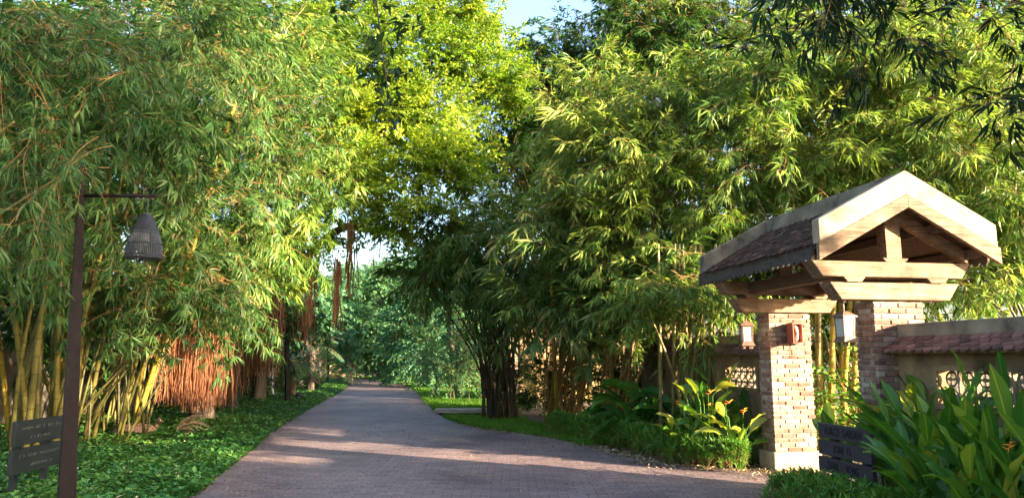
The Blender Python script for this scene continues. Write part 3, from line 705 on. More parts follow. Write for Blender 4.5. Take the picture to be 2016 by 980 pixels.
def wicker(loc, D, Hh, cordl, label):
    t = thing('wicker_lantern', label, 'lantern', tuple(loc), 0, 'woven lanterns hanging from the lamp posts')
    prof = [(0, .26), (.12, .42), (.3, .62), (.5, .8), (.75, .93), (1, 1.0)]
    def rad(s): return D / 2 * float(np.interp(s, [p[0] for p in prof], [p[1] for p in prof]))
    b = MB(); nr = 60
    for k in range(nr):
        a = 2 * math.pi * k / nr
        b.tube([(rad(s) * math.cos(a), rad(s) * math.sin(a), Hh * (1 - s)) for s in (0, .12, .3, .5, .75, 1)], .0052, 4, False)
    b.build('ribs', M_black, t, True)
    b = MB()
    for s in list(np.linspace(0, .36, 19)) + [.42, .66, .68, .93, .96, 1.0]:
        th = .0045 if s < .4 else .006
        b.tube([((rad(s) + .003) * math.cos(a), (rad(s) + .003) * math.sin(a), Hh * (1 - s)) for a in np.linspace(0, 6.2832, 33)], th, 4, False)
    nn = 28; ss = [0, .08, .16, .24, .32, .38]; vv = [(rad(q) * .99 * math.cos(6.2832 * k / nn), rad(q) * .99 * math.sin(6.2832 * k / nn), Hh * (1 - q)) for q in ss for k in range(nn)]
    b.add(vv, [(i * nn + k, i * nn + (k + 1) % nn, (i + 1) * nn + (k + 1) % nn, (i + 1) * nn + k) for i in range(5) for k in range(nn)])
    b.build('weave', M_black, t, True)
    b = MB(); b.tube([(0, 0, Hh - .01), (0, 0, Hh + .02)], [D * .15, D * .11], 14); b.tube([(0, 0, Hh), (0, 0, Hh + cordl)], .008, 6); b.build('hook', M_black, t, True)
    b = MB(); b.tube([(0, 0, Hh * .28), (0, 0, Hh * .45), (0, 0, Hh * .6), (0, 0, Hh * .8)], [.02, .045, .03, .02], 10); b.build('bulb', M_pane, t, True, smooth=True)
pb0 = P(131, 980, 7.0); pt0 = P(163, 318, 7.0)
d0 = (pb0 - pt0).normalized(); base0 = pb0 + d0 * (pb0.z / -d0.z) if d0.z < 0 else pb0
pa = P(160, 385, 7.0)
t, a0 = lamp_post((base0.x, base0.y, 0), pt0, .150, .052, pa.z, .72, 'tall tapered brown lamp post in the left foreground', rz=.62)
wl = P(283, 508, 7.0); wtop = P(283, 425, 7.0)
wicker((wl.x, wl.y, wl.z), .33, wtop.z - wl.z, pa.z - wtop.z, 'large black woven lantern hanging in the left foreground')
g2 = G(566, 795); top2 = P(565, 615, g2.y)
t, a0 = lamp_post(g2, top2, .15, .10, P(565, 635, g2.y).z, .72, 'slim brown lamp post behind the hanging roots', rz=.6)
wb = P(600, 670, g2.y); wicker((wb.x, wb.y, wb.z), .34, .42, P(600, 635, g2.y).z - wb.z - .42, 'small distant black woven lantern behind the orange roots')
g3 = G(645, 757); t, a0 = lamp_post(g3, P(647, 683, g3.y), .16, .12, 2.2, .6, 'farthest lamp post near the bend of the lane', rz=.6)
# black ground spotlight
gs = G(590, 792); t = thing('spotlight', 'small black spotlight lying tilted in the ground cover', 'spotlight', tuple(gs))
b = MB(); b.tube([gs + Vector((-.12, 0, .28)), gs + Vector((.1, -.1, .16))], [.09, .12], 10); b.build('housing', M_black, t); b = MB(); b.tube([gs, gs + Vector((0, 0, .18))], .025, 6); b.tube([gs + Vector((.1, -.1, .12)), gs + Vector((.28, -.2, .1))], .03, 6); b.build('bracket', M_black, t)

# ------------------------------------------------------------------ signs
def board_sign(label, p_left, p_right, ztop, hb, gap, nb, mat, texts, posts, tilt=0):
    p0 = Vector((p_left[0], p_left[1], 0)); p1 = Vector((p_right[0], p_right[1], 0)); L_ = (p1 - p0).length
    a = math.atan2(p1.y - p0.y, p1.x - p0.x)
    t = thing('garden_sign', label, 'sign', tuple(p0), a)
    for i in range(nb):
        z1 = ztop - i * (hb + gap); dx = i * .015
        b = MB(); b.box(-dx, L_ + dx * .4, -.05, .0, z1 - hb, z1); bd = b.build('board', mat, t, True, bevel=.004)
        if texts and isinstance(texts[i], tuple):
            size = texts[i][0]
            for (s_, fx) in texts[i][1]:
                cu = bpy.data.curves.new('lettering', 'FONT'); cu.body = s_; cu.size = size; cu.extrude = .0015; cu.align_x = 'CENTER'; cu.align_y = 'CENTER'; cu.space_character = 1.12; cu.materials.append(M_letter)
                tmpo = bpy.data.objects.new('tmp', cu); COL.objects.link(tmpo); dg = bpy.context.evaluated_depsgraph_get(); lme = bpy.data.meshes.new_from_object(tmpo.evaluated_get(dg)); bpy.data.objects.remove(tmpo)
                o = bpy.data.objects.new('lettering', lme); COL.objects.link(o); o.parent = bd; o.location = (L_ * fx - dx, -.052, z1 - hb / 2); o.rotation_euler = (math.pi / 2, 0, 0); o.scale = (.78, 1.25, 1)
        elif texts:   # weathered, unreadable raised strokes
            r_ = random.Random(i + 4)
            for row in range(2):
                x = L_ * (.1 if row == 0 else .28); b = MB()
                while x < L_ * (.9 if row == 0 else .72):
                    if r_.random() < .16:
                        x += .035
                        if b.v: b.build('lettering', M_letter2, bd, True); b = MB()
                        continue
                    zc = z1 - hb * (.3 + .4 * row); hgt = r_.uniform(.012, .02)
                    b.tube([(x, -.053, zc - hgt), (x + r_.uniform(-.006, .012), -.053, zc + hgt * r_.uniform(.3, 1))], .003, 4)
                    if r_.random() < .6: b.tube([(x, -.053, zc + hgt * r_.uniform(-1, 1)), (x + .016, -.053, zc + hgt * r_.uniform(-1, 1))], .0028, 4)
                    x += r_.uniform(.02, .032)
                if b.v: b.build('lettering', M_letter2, bd, True)
    for u in posts:
        b = MB(); b.box(u * L_ - .035, u * L_ + .035, .002, .06, 0, ztop - .03); b.build('leg', mat, t, True)
    if nb == 2:
        b = MB(); b.box(posts[0] * L_ + .036, posts[1] * L_ - .036, .01, .05, .06, .12); b.build('brace', mat, t, True)
board_sign('charcoal sign of three boards with carved lettering beside the brick pillar', (3.46, 8.42), (3.60, 7.52), .895, .155, .026, 3, M_sign, [(.095, [('AU&CO', .29), ('GARDEN', .68)]), (.085, [('ZONE', .42), ('15', .62)]), (.09, [('TRAN', .3), ('VONG', .68)])], (.2, .8))
board_sign('dark green grey two board sign behind the left lamp post', (-5.50, 8.3), (-5.56, 9.35), .91, .27, .035, 2, M_signgr, [1, 1], (.16, .72))

#==PLANTS==
def paddle(T, base, d0, L, w, droop, tone, rng, petiole=.0, nseg=7):
    """a long paddle leaf: folded strip, arching"""
    p = np.array(base, float); d = unit(d0); nrm0 = unit(np.cross(np.cross(d, [0, 0, 1.0]) + 1e-6, d)); pts = []; nm = []
    if petiole:
        q = p + d * petiole; T.twig(p, q, .008, .006); p = q
    for i in range(nseg + 1):
        s_ = unit(np.cross(d, [0, 0, 1.0]) + np.array([1e-5, 0, 0])); n = unit(np.cross(s_, d)); pts.append((p.copy(), s_, n))
        p = p + d * L / nseg; d = unit(d + np.array([0, 0, -droop / nseg]))
    prof = [.04, .55, .88, 1.0, .95, .78, .45, .02]; prof = np.interp(np.linspace(0, 1, nseg + 1), np.linspace(0, 1, 8), prof)
    tw = rng.uniform(-.9, .9); o = len(T.v)
    for i, (q, s_, n) in enumerate(pts):
        s2 = s_ * math.cos(tw) + n * math.sin(tw); n2 = -s_ * math.sin(tw) + n * math.cos(tw); h = w / 2 * prof[i]
        wav = .012 * math.sin(i * 2.1 + tw * 5)
        rb = min(.006, h * .5)
        T.v += [q - s2 * h + n2 * (h * .35 + wav), q - s2 * rb, q + s2 * rb, q + s2 * h + n2 * (h * .35 - wav)]
    for i in range(nseg):
        a = o + 4 * i; T.q += [[a, a + 1, a + 5, a + 4], [a + 1, a + 2, a + 6, a + 5], [a + 2, a + 3, a + 7, a + 6]]; T.t += [tone, min(1, tone + .35), tone + .05]; T.m += [0, 0, 0]
def heliconia(label, base, n, h, Lf, w, seed, flowers=0, tone=.4, group='heliconia plants by the gate', name='heliconia', spreadr=.18, up=(.5, 1.3), cat='plant', mat=None, droop=(.5, 1.6)):
    rng = np.random.default_rng(seed); root = thing(name, label, cat, tuple(base), 0, group)
    T = Tmpl(); st = MB()
    for i in range(n):
        a = rng.random() * 6.28; rr = spreadr * math.sqrt(rng.random()); b0 = np.array([rr * math.cos(a), rr * math.sin(a), 0]); hh = h * rng.uniform(.35, 1.0)
        lean = rng.uniform(.05, .3); tp = b0 + np.array([math.cos(a) * hh * lean, math.sin(a) * hh * lean, hh])
        st.tube([b0, (b0 + tp) / 2 + np.array([0, 0, .02]), tp], [.014, .011, .007], 5)
        for j in range(2):
            a2 = a + rng.uniform(-1.2, 1.2); el = rng.uniform(*up); zz = b0 + (tp - b0) * (1 - .35 * j)
            paddle(T, zz, [math.cos(a2) * math.cos(el), math.sin(a2) * math.cos(el), math.sin(el)], Lf * rng.uniform(.65, 1.15), w * rng.uniform(.75, 1.15), rng.uniform(*droop), float(np.clip(rng.normal(tone, .22) + (.4 if rng.random() < .06 else 0), 0, .98)), rng, petiole=.08)
    v, q, t, m = T.done()
    keepz = v[:, 2] < .02; v[keepz, 2] = .02
    me = np_mesh('leaves', v, q, t, m); me.polygons.foreach_set('use_smooth', [True] * len(q)); o = link_mesh('leaves', me, root, [mat or M_helic, M_hedge])
    st.build('stems', M_hedge, root, True)
    for f in range(flowers):
        a = rng.random() * 6.28; c = np.array([math.cos(a) * .15 - .1, math.sin(a) * .15 - .18, h * rng.uniform(.75, 1.0)])
        b = MB(); b.tube([np.array([c[0] * .6, c[1] * .6, .1]), c], .005, 5); fs = b.build('flower_stem', M_hedge, root, True)
        b = MB(); p = c; ax = unit([rng.uniform(-.6, .6), -.3, rng.uniform(.2, .9)])
        for k in range(4):
            sg = 1 if k % 2 else -1; q0 = p + ax * .022; b.tube([p, q0], .004, 4)
            b.tube([q0, q0 + np.array([.055 * sg, rng.uniform(-.03, .03), rng.uniform(.0, .04)])], [.008, .001], 5, tones=[rng.random()]); p = q0
        b.build('flower', M_bract, root, True)
    return root
# right-hand bank of heliconias in front of the wall
sp = [(1750, 8.5, 1.15, 'leftmost upright heliconia just behind the charcoal sign', 0), (1668, 9.0, .85, 'heliconia with thin leaves between the sign and the nearer pillar', 0),
      (1805, 7.6, .95, 'heliconia arching toward the lane right of the sign', 0), (1810, 8.2, 1.05, 'heliconia with orange bracts against the nearer pillar foot', 2),
      (1830, 7.0, .80, 'low heliconia behind the clipped foreground hedge', 0), (1850, 7.7, 1.1, 'heliconia with a broad blue-green leaf under the tiled wall', 1),
      (1905, 7.1, .95, 'heliconia in front of the wall lattice opening', 0), (1950, 6.7, 1.1, 'tall heliconia with upright leaves over the tiled wall line', 1),
      (1890, 6.5, .7, 'short heliconia spreading over the dark bank', 0), (1995, 6.3, 1.05, 'heliconia with red bracts at the right picture edge', 2),
      (1965, 7.2, 1.2, 'tallest heliconia rising to the wall tiles at far right', 0), (2020, 5.8, .85, 'nearest heliconia in the bottom right corner', 0),
      (1855, 6.6, .7, 'drooping heliconia over the end of the clipped hedge', 0), (2045, 6.7, 1.2, 'heliconia half outside the picture on the right', 0), (1950, 6.1, .7, 'heliconia with a curled leaf low in the right corner', 0),
      (1775, 8.9, .95, 'heliconia half hidden at the base of the nearer pillar', 0), (1880, 7.4, .9, 'heliconia among the others below the middle of the tiled wall', 0)]
for i, (px, Y, h, lab, fl) in enumerate(sp):
    c = P(px, 900, Y); heliconia(lab, (c.x, Y, 0), 10, h, .54, .135, 100 + i, fl, .5, 'heliconia plants right of the sign', spreadr=.16, up=(.7, 1.4), droop=(.3, 1.2))
# left of the gate: sunlit heliconias and dark broad leaves
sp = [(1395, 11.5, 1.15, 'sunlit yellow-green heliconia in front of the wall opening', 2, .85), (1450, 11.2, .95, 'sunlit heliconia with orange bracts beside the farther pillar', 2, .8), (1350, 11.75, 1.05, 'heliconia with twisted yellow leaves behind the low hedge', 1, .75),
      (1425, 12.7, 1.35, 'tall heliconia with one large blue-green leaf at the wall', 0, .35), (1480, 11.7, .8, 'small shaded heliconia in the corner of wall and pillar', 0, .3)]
for i, (px, Y, h, lab, fl, tn) in enumerate(sp):
    c = P(px, 850, Y); heliconia(lab, (c.x, Y, 0), 11, h, .46, .12, 140 + i, fl, tn, 'heliconia plants left of the gate', spreadr=.14)
sp = [(1225, 15.0, .9, 'leftmost dark broad-leaved lily behind the low hedge'), (1265, 14.4, .95, 'dark broad-leaved lily with one upright leaf'), (1300, 13.8, .9, 'dark broad-leaved lily among pale bamboo stems'), (1335, 13.2, .85, 'dark broad-leaved lily beside the sunlit heliconias'), (1250, 13.8, .8, 'low dark lily leaning over the hedge')]
for i, (px, Y, h, lab) in enumerate(sp):
    c = P(px, 830, Y); heliconia(lab, (c.x, Y, 0), 8, h, .72, .2, 160 + i, 0, .12, 'dark lilies behind the low hedge', name='broad_leaved_lily', up=(.1, .9), droop=(.8, 1.9))

def low_hedge(label, line, wid, h, seed, dens=95, tshift=0.0):
    rng = np.random.default_rng(seed); root = thing('low_hedge', label, 'hedge', (line[0].x, line[0].y, 0), 0)
    SH = []
    for _ in range(6):
        T = Tmpl()
        for j in range(13):
            a = rng.random() * 6.28; e = rng.uniform(.1, 1.3); d = np.array([math.cos(a) * math.cos(e), math.sin(a) * math.cos(e), math.sin(e)]); n = unit(np.array([0, 0, 1.0]) - d * d[2] + rng.normal(0, .2, 3) + 1e-3)
            T.leaf(leaf_fine, [0, 0, j * .011 - .03], d, n, rng.uniform(.07, .12), rng.uniform(.013, .02), float(np.clip(rng.normal(.5, .2), 0, 1)))
        T.twig([0, 0, -.12], [0, 0, .1], .003, .002); SH.append(T.done())
    pts = []
    for i in range(len(line) - 1):
        a, b_ = line[i], line[i + 1]; L_ = (b_ - a).length; n = int(L_ * wid * dens * 9); nd = Vector((-(b_ - a).y, (b_ - a).x, 0)).normalized()
        t = rng.random(n); o = rng.uniform(-1, 1, n); 
        prof = np.sqrt(np.clip(1 - o ** 4, 0, 1)); lump = .95 + .07 * np.sin(t * L_ * 5 + i) + .04 * np.sin(t * L_ * 13)
        z = h * prof * lump * (rng.random(n) ** .22)
        for k in range(n):
            q = a + (b_ - a) * t[k] + nd * o[k] * wid / 2; pts.append((q.x, q.y, max(.06, z[k])))
    V, Q, T, Mi = bake(SH, np.array(pts), rng.uniform(0, 6.28, len(pts)), rng.normal(0, .35, len(pts)), rng.normal(0, .35, len(pts)), rng.uniform(.6, .95, len(pts)), rng.normal(tshift, .1, len(pts)), rng)
    V = V - np.array([line[0].x, line[0].y, 0]); V[:, 2] = np.maximum(V[:, 2], .015)
    link_mesh('foliage', np_mesh('foliage', V, Q, T, Mi), root, [M_hedge, M_twig])
    return root
low_hedge('long low green hedge curving along the lane to the farther pillar', [G(1065, 857) + Vector((.3, .2, 0)), G(1160, 875) + Vector((.22, .22, 0)), G(1250, 895) + Vector((.2, .22, 0)), G(1350, 922) + Vector((.1, .24, 0)), G(1430, 930) + Vector((0, .26, 0)), G(1482, 932) + Vector((0, .26, 0))], .52, .41, 61, 150)
low_hedge('clipped green hedge in the bottom right foreground below the sign', [Vector((2.95, 8.1, 0)), Vector((3.15, 7.5, 0)), Vector((3.45, 6.9, 0)), Vector((3.7, 6.2, 0)), Vector((3.9, 5.5, 0))], .75, .36, 62, 110)

# debris at the left: dry palm frond, fallen green frond, broken terracotta pot
def frond(label, base, ang, L, mat, seed, arch=.5, n=26, ll=.35, name='palm_frond', drp=.4, group=None, tilt0=.6):
    rng = np.random.default_rng(seed); T = Tmpl(); root = thing(name, label, 'palm frond', tuple(base), 0, group)
    p = np.array([0, 0, .08]); d = np.array([math.cos(ang) * math.cos(tilt0), math.sin(ang) * math.cos(tilt0), math.sin(tilt0)]); sd_ = np.array([-math.sin(ang), math.cos(ang), 0])
    for i in range(n):
        q = p + d * L / n; T.twig(p, q, .012 * (1 - i / n) + .003, .012 * (1 - i / n) + .003); p = q; d = unit(d + np.array([0, 0, -arch * 2 / n]))
        if i > 3:
            for s in (1, -1):
                dd = unit(d * .8 + sd_ * s * .8 + np.array([0, 0, rng.uniform(-.1, .2) - drp * .5])); l = ll * math.sin(math.pi * (i / n) ** .8 * .93 + .1) * rng.uniform(.8, 1.1)
                nn = unit(np.cross(dd, d) * s + 1e-3); T.leaf(leaf_fine, p, dd, nn, l, .028, float(np.clip(rng.normal(.5, .2), 0, 1)))
    v, q, t, m = T.done(); v[:, 2] = np.maximum(v[:, 2], .02)
    link_mesh('leaflets', np_mesh('leaflets', v, q, t, m), root, [mat, M_twig]); return root
gd = G(345, 868)
def fan(label, base, seed):
    rng = np.random.default_rng(seed); T = Tmpl(); root = thing('dry_palm_leaf', label, 'palm leaf', tuple(base))
    for j in range(46):
        a = rng.uniform(-.9, 1.0); e = rng.uniform(.1, 1.25); p = np.array([0, 0, .16]) ; d = unit([math.cos(a) * math.cos(e), math.sin(a) * math.cos(e) * .6 - .2, math.sin(e)])
        for k in range(5):
            q = p + d * rng.uniform(.10, .17); T.twig(p, q, .010 - .0015 * k, .0085 - .0015 * k); p = q; d = unit(d + np.array([.1, 0, -.36]))
    v, q, t, m = T.done(); v[:, 2] = np.maximum(v[:, 2], .05); link_mesh('blades', np_mesh('blades', v, q, rng.random(len(q)), np.zeros(len(q))), root, [M_palmdry]); return root
fan('dried straw-coloured palm leaf lying on the ground cover below the hanging roots', tuple(gd), 4)
frond('fallen green palm frond by the broken terracotta pot', G(292, 862), 2.7, .7, M_helic, 41, arch=.5, n=14, ll=.25, tilt0=.55)
gp = G(265, 862); t = thing('terracotta_pot', 'broken terracotta pot half buried in the ground cover', 'pot', tuple(gp))
b = MB(); pr = [(.0, .30), (.16, .29), (.3, .24), (.38, .16), (.42, .05)]; nn = 16; vs = []
for (r_, z_) in pr:
    for k in range(nn): vs.append((gp.x + r_ * 1.15 * math.cos(k * 2 * math.pi / nn), gp.y + r_ * .7 * math.sin(k * 2 * math.pi / nn), z_))
b.add(vs, [(i * nn + k, i * nn + (k + 1) % nn, (i + 1) * nn + (k + 1) % nn, (i + 1) * nn + k) for i in range(len(pr) - 1) for k in range(nn)]); b.build('pot_body', M_stone, t, smooth=True)
g5 = G(312, 855); t = thing('pot_shard', 'small curved terracotta shard standing beside the dry palm leaf', 'shard', tuple(g5)); b = MB()
b.tube([g5 + Vector((0, 0, .08)), g5 + Vector((-.07, 0, .2)), g5 + Vector((.0, 0, .32)), g5 + Vector((.05, 0, .26))], [.04, .045, .05, .03], 8); b.build('shard_body', M_stone, t, smooth=True)

#==WALLS==
t = thing('boundary_wall', 'long dark rendered wall behind the left bamboo', 'wall', (-11.2, 6, 0)); b = MB(); b.box(-11.35, -11.15, 2, 44, 0, 1.95); b.build('wall_body', M_wall, t); b = MB(); b.box(-11.4, -11.1, 2, 44, 1.952, 2.02); b.build('coping', M_wall, t)
def shrubby(name, label, cat, base, blobs, mat, tm, dens, seed, group=None, trunk=None, Ln=.6, tmat=None, zmin=.1, tshift=0, smax=1.2):
    root = thing(name, label, cat, tuple(base), 0, group); foliage('foliage' if not trunk else 'crown', blobs, mat, tm, dens, root, seed, Ln, zmin=zmin, tshift=tshift, smax=smax)
    rng = np.random.default_rng(seed)
    b = MB()
    if trunk:
        for (c, r) in blobs[:5]:
            bb = Vector((base[0], base[1], 0)); tt = Vector(c); mid = bb.lerp(tt, .5) + Vector((rng.uniform(-.2, .2), 0, .1 * tt.z)); b.tube([bb, mid, tt], [trunk, trunk * .7, trunk * .25], 7)
        b.build('trunk', tmat or M_bark, root, smooth=True)
    else:
        for k in range(5):
            c, r = blobs[int(rng.integers(0, len(blobs)))]; bb = Vector((c[0] + rng.uniform(-.1, .1), c[1], 0)); b = MB(); b.tube([bb, Vector(c)], [.02, .008], 5); b.build('stem', M_bark, root)
    return root
# ivy column and shrubs left of the lane far end
shrubby('ivy_pillar', 'ivy-covered wall pillar beyond the second lamp post', 'ivy', G(612, 772), [B(590, 735, 36, 24, 42), B(618, 738, 37, 20, 45), B(628, 700, 36, 12, 25)], M_bamdark, SHR, 26, 201, Ln=.5)
b_ = G(640, 760)
shrubby('shrub', 'dark shrub at the foot of the ivy pillar', 'shrub', b_, [B(652, 742, 44, 18, 20), B(560, 745, 32, 22, 36), B(500, 745, 29, 30, 40)], M_bamdark, SHR, 24, 202, Ln=.5)
def palm(label, base, hgt, L, n, seed, group='small palms beyond the hanging roots'):
    rng = np.random.default_rng(seed); root = thing('small_palm', label, 'palm', tuple(base), 0, group); b = MB(); b.tube([(0, 0, 0), (0, 0, hgt)], [.16, .13], 9); b.build('trunk', M_bark, root, True)
    T = Tmpl()
    for k in range(n):
        ang = 2 * math.pi * k / n + rng.uniform(-.2, .2); p = np.array([0, 0, hgt]); e = rng.uniform(.2, 1.1); d = np.array([math.cos(ang) * math.cos(e), math.sin(ang) * math.cos(e), math.sin(e)]); sd_ = np.array([-math.sin(ang), math.cos(ang), 0]); m_ = 18
        for i in range(m_):
            q = p + d * L / m_; T.twig(p, q, .014, .012); p = q; d = unit(d + np.array([0, 0, -1.6 / m_]))
            if i > 2:
                for s in (1, -1): dd = unit(d * .6 + sd_ * s + np.array([0, 0, -.25])); T.leaf(leaf_kite, p, dd, unit(np.cross(dd, d) * s + 1e-3), .42 * math.sin(math.pi * i / m_) + .12, .045, float(rng.uniform(.3, .8)))
    v, q, t, m = T.done(); link_mesh('fronds', np_mesh('fronds', v, q, t, m), root, [M_far, M_twig])
palm('small palm with arching fronds behind the second woven lantern', P(612, 760, 33).xy.to_3d(), 2.0, 1.7, 15, 1)
palm('low cycad-like palm at the far bend of the lane', P(668, 752, 46).xy.to_3d(), .4, 1.6, 14, 2)
palm('small palm mostly hidden behind the root curtain', P(575, 770, 29).xy.to_3d(), 1.4, 1.6, 13, 3)
# far brick house seen through the trees
t = thing('distant_house', 'distant tan brick house seen through trees at the bend', 'house', tuple(P(665, 740, 64).xy.to_3d())); c = P(665, 740, 64)
b = MB(); b.box(c.x - 2.2, c.x + 1.4, 64, 67, 0, 3.3); b.build('wall', M_ochre, t); b = MB(); b.prism([(c.x - 2.6, 3.302), (c.x + 1.8, 3.302), (c.x - .4, 4.3)], 'y', 63.6, 67.4); b.build('roof', M_tile, t)
b = MB(); b.box(c.x - .3, c.x + .3, 63.93, 63.99, 1.2, 2.4); b.build('window', M_letter, t); b = MB(); b.box(c.x - .75, c.x - .55, 63.5, 63.7, 0, 3.3); b.build('column', M_plaster, t)
t = thing('pale_house', 'pale yellow house wall with a white column glimpsed behind the dark bamboo', 'house', (0, 28, 0))
b = MB(); b.box(.3, 6.5, 28, 31, 0, 3.0); b.build('wall', M_ochre, t); b = MB(); b.box(.1, 6.7, 27.7, 31.3, 3.002, 3.35); b.build('roof', M_tile2, t)
b = MB(); cc = P(1012, 700, 27).x; b.box(cc - .14, cc + .14, 26.9, 27.2, 0, 3.0); b.build('column', M_plaster, t)
shrubby('ivy_hedge', 'dark leafy hedge behind the sunlit bamboo stems', 'hedge', P(1150, 800, 19).xy.to_3d(), [B(1060, 758, 22, 62, 62, .7), B(1140, 755, 20.5, 70, 66, .7), B(1225, 750, 18.8, 60, 68, .6), B(1010, 765, 24, 46, 52, .7), B(1275, 755, 17.6, 30, 62, .4)], M_bamdark, SHR, 34, 203, Ln=.5, tshift=-.1)

#==BANYANS==
def roots_curtain(parent, center_top, width, depth, zlo, zhi, n, seed, name='aerial_roots', th=.009, zvar=.25):
    rng = np.random.default_rng(seed); b = MB(); C = Vector(center_top)
    for i in range(n):
        x = C.x + rng.normal(0, width / 2.6); y = C.y + rng.normal(0, depth / 2.5); z1 = C.z + rng.uniform(-.2, .2); z0 = zlo + abs(rng.normal(0, (zhi - zlo) * zvar)); z0 = min(z0, z1 - .3)
        k = 9; pts = []; dx = rng.normal(0, .05); ph = rng.random() * 6
        for j in range(k):
            s = j / (k - 1); pts.append((x + dx * s + .025 * math.sin(ph + s * 9) + rng.normal(0, .008), y + .02 * math.cos(ph + s * 8), z1 + (z0 - z1) * s))
        tn = float(np.clip(rng.normal(.5, .25), 0, 1)); b.tube(pts, [th * rng.uniform(.5, 1.6) * (1.1 - .5 * j / k) for j in range(k)], 3, False, [tn] * k)
    return b.build(name, M_root, parent, fixn=False)
def trunk_mesh(parent, base, top, r0, r1, seed, mat, name='trunk', n=10, flute=.18):
    rng = np.random.default_rng(seed); b = MB(); bb = Vector(base); tt = Vector(top); m_ = 10; vs = []; ph = rng.random() * 6
    for i in range(m_ + 1):
        s = i / m_; c = bb.lerp(tt, s) + Vector((.1 * math.sin(s * 4 + ph) * s, .05 * math.cos(s * 5), 0)); r = r0 + (r1 - r0) * s ** .6
        for k in range(16):
            a = k * math.pi / 8; rr = r * (1 + flute * math.sin(a * 4 + ph + s) + .1 * math.sin(a * 7 + s * 3)) * (1 + .35 * max(0, .12 - s) / .12)
            vs.append(c + Vector((math.cos(a) * rr, math.sin(a) * rr, 0)))
    b.add(vs, [(i * 16 + k, i * 16 + (k + 1) % 16, (i + 1) * 16 + (k + 1) % 16, (i + 1) * 16 + k) for i in range(m_) for k in range(16)])
    return b.build(name, mat, parent, smooth=True)
def banyan(label, base, blobs, trunks, curtains, seed, limbs=(), mat=None, dens=6, tm=None, tshift=0):
    root = thing('banyan_tree', label, 'tree', tuple(base), 0, 'banyan trees with hanging roots on the left')
    foliage('crown', blobs, mat or M_ficus, tm or FIC, dens, root, seed, .7, twig=M_bark, tshift=tshift, smax=1.25)
    for i, (b0, t0, r0, r1, mt) in enumerate(trunks): trunk_mesh(root, b0, t0, r0, r1, seed + i, mt)
    for i, pts in enumerate(limbs):
        b = MB(); pp = smooth_line([Vector(p) for p in pts], 5); m_ = len(pp); b.tube(pp, [.16 * (1 - .8 * k / m_) for k in range(m_)], 8); b.build('limb', M_bark, root, smooth=True)
    for i, (px, py, Y, wpx, bot, n) in enumerate(curtains):
        c = P(px, py, Y); zlo = max(.05, P(px, bot, Y).z); roots_curtain(root, c, wpx * Y / F, .5, zlo, c.z, n, seed + 50 + i, th=.009 if Y < 19 else .017)
    return root
gA = G(395, 832); yA = gA.y
banyan('banyan with the widest red-brown root curtain over its trunk', gA, [B(380, 520, yA, 70, 50), B(420, 470, yA, 60, 60)], [(gA, P(400, 500, yA), .26, .2, M_bark)],
       [(405, 560, yA - .45, 60, 815, 330), (372, 560, yA - .5, 50, 800, 200), (328, 640, yA - .8, 22, 800, 60), (430, 560, yA - .2, 26, 800, 80)], 301, tshift=-.2)
gB = G(455, 812); yB = gB.y
banyan('slim banyan with roots down its narrow trunk', gB, [B(460, 520, yB, 55, 40), B(500, 470, yB, 60, 50)], [(gB, P(458, 500, yB), .15, .12, M_bark)], [(455, 600, yB - .9, 32, 795, 160)], 302, tshift=-.2)
gC = G(505, 795); yC = gC.y
cr = [B(682, 425, 21.5, 26, 34, .5), B(735, 395, 21.5, 40, 26, .5), B(655, 470, 22, 20, 26, .4), B(800, 420, 18.5, 60, 34, .5), B(700, 330, 22, 90, 80, 1.6), B(760, 250, 22, 110, 90, 1.8), B(860, 230, 22, 110, 80, 1.8), B(930, 130, 23, 100, 70, 1.8), B(990, 170, 23, 70, 45, 1.2), B(820, 110, 23, 120, 90, 2.0), B(720, 130, 23, 110, 100, 2.0),
      B(880, 320, 19.4, 75, 42, 1.0), B(790, 390, 19, 80, 50, 1.0), B(775, 455, 18.8, 42, 28, .7), B(720, 420, 21.5, 40, 50, .8), B(900, 30, 24, 90, 50, 1.6), B(780, 0, 24, 110, 60, 1.8), B(650, 60, 24, 80, 80, 1.6), B(960, 60, 24, 40, 50, 1), B(1000, 100, 24, 32, 30, .8), B(850, 400, 18.6, 50, 30, .6), B(910, 270, 19.4, 70, 50, .9), B(700, 230, 21.2, 60, 60, 1), B(830, 325, 18.8, 75, 48, .8), B(710, 320, 19.5, 50, 50, .8), B(930, 355, 18.8, 30, 20, .5)]
banyan('largest banyan with bright yellow-green crown reaching over the lane', gC, cr, [(gC, P(520, 560, yC), .22, .2, M_bark), (G(530, 785), P(535, 560, G(530, 785).y), .17, .13, M_pale)],
       [(508, 560, yC - 2.6, 60, 742, 420), (474, 560, yC - 2.4, 44, 775, 240), (556, 545, yC - 1.0, 9, 690, 60), (597, 430, 20, 10, 600, 22), (616, 500, 20, 7, 645, 20), (665, 520, 20, 7, 655, 16), (690, 440, 20, 10, 590, 18), (600, 600, 22, 22, 680, 20), (745, 380, 20, 8, 540, 10)], 303,
       tshift=.12, limbs=[(P(520, 560, yC), P(600, 440, 23), P(700, 380, 22.4), P(790, 300, 22.2), P(900, 200, 22.5)), (P(520, 560, yC), P(590, 380, 23), P(680, 230, 23), P(740, 90, 23.4)), (P(530, 600, yC), P(640, 470, 22), P(720, 440, 21.8), P(780, 420, 21.6))], dens=11)

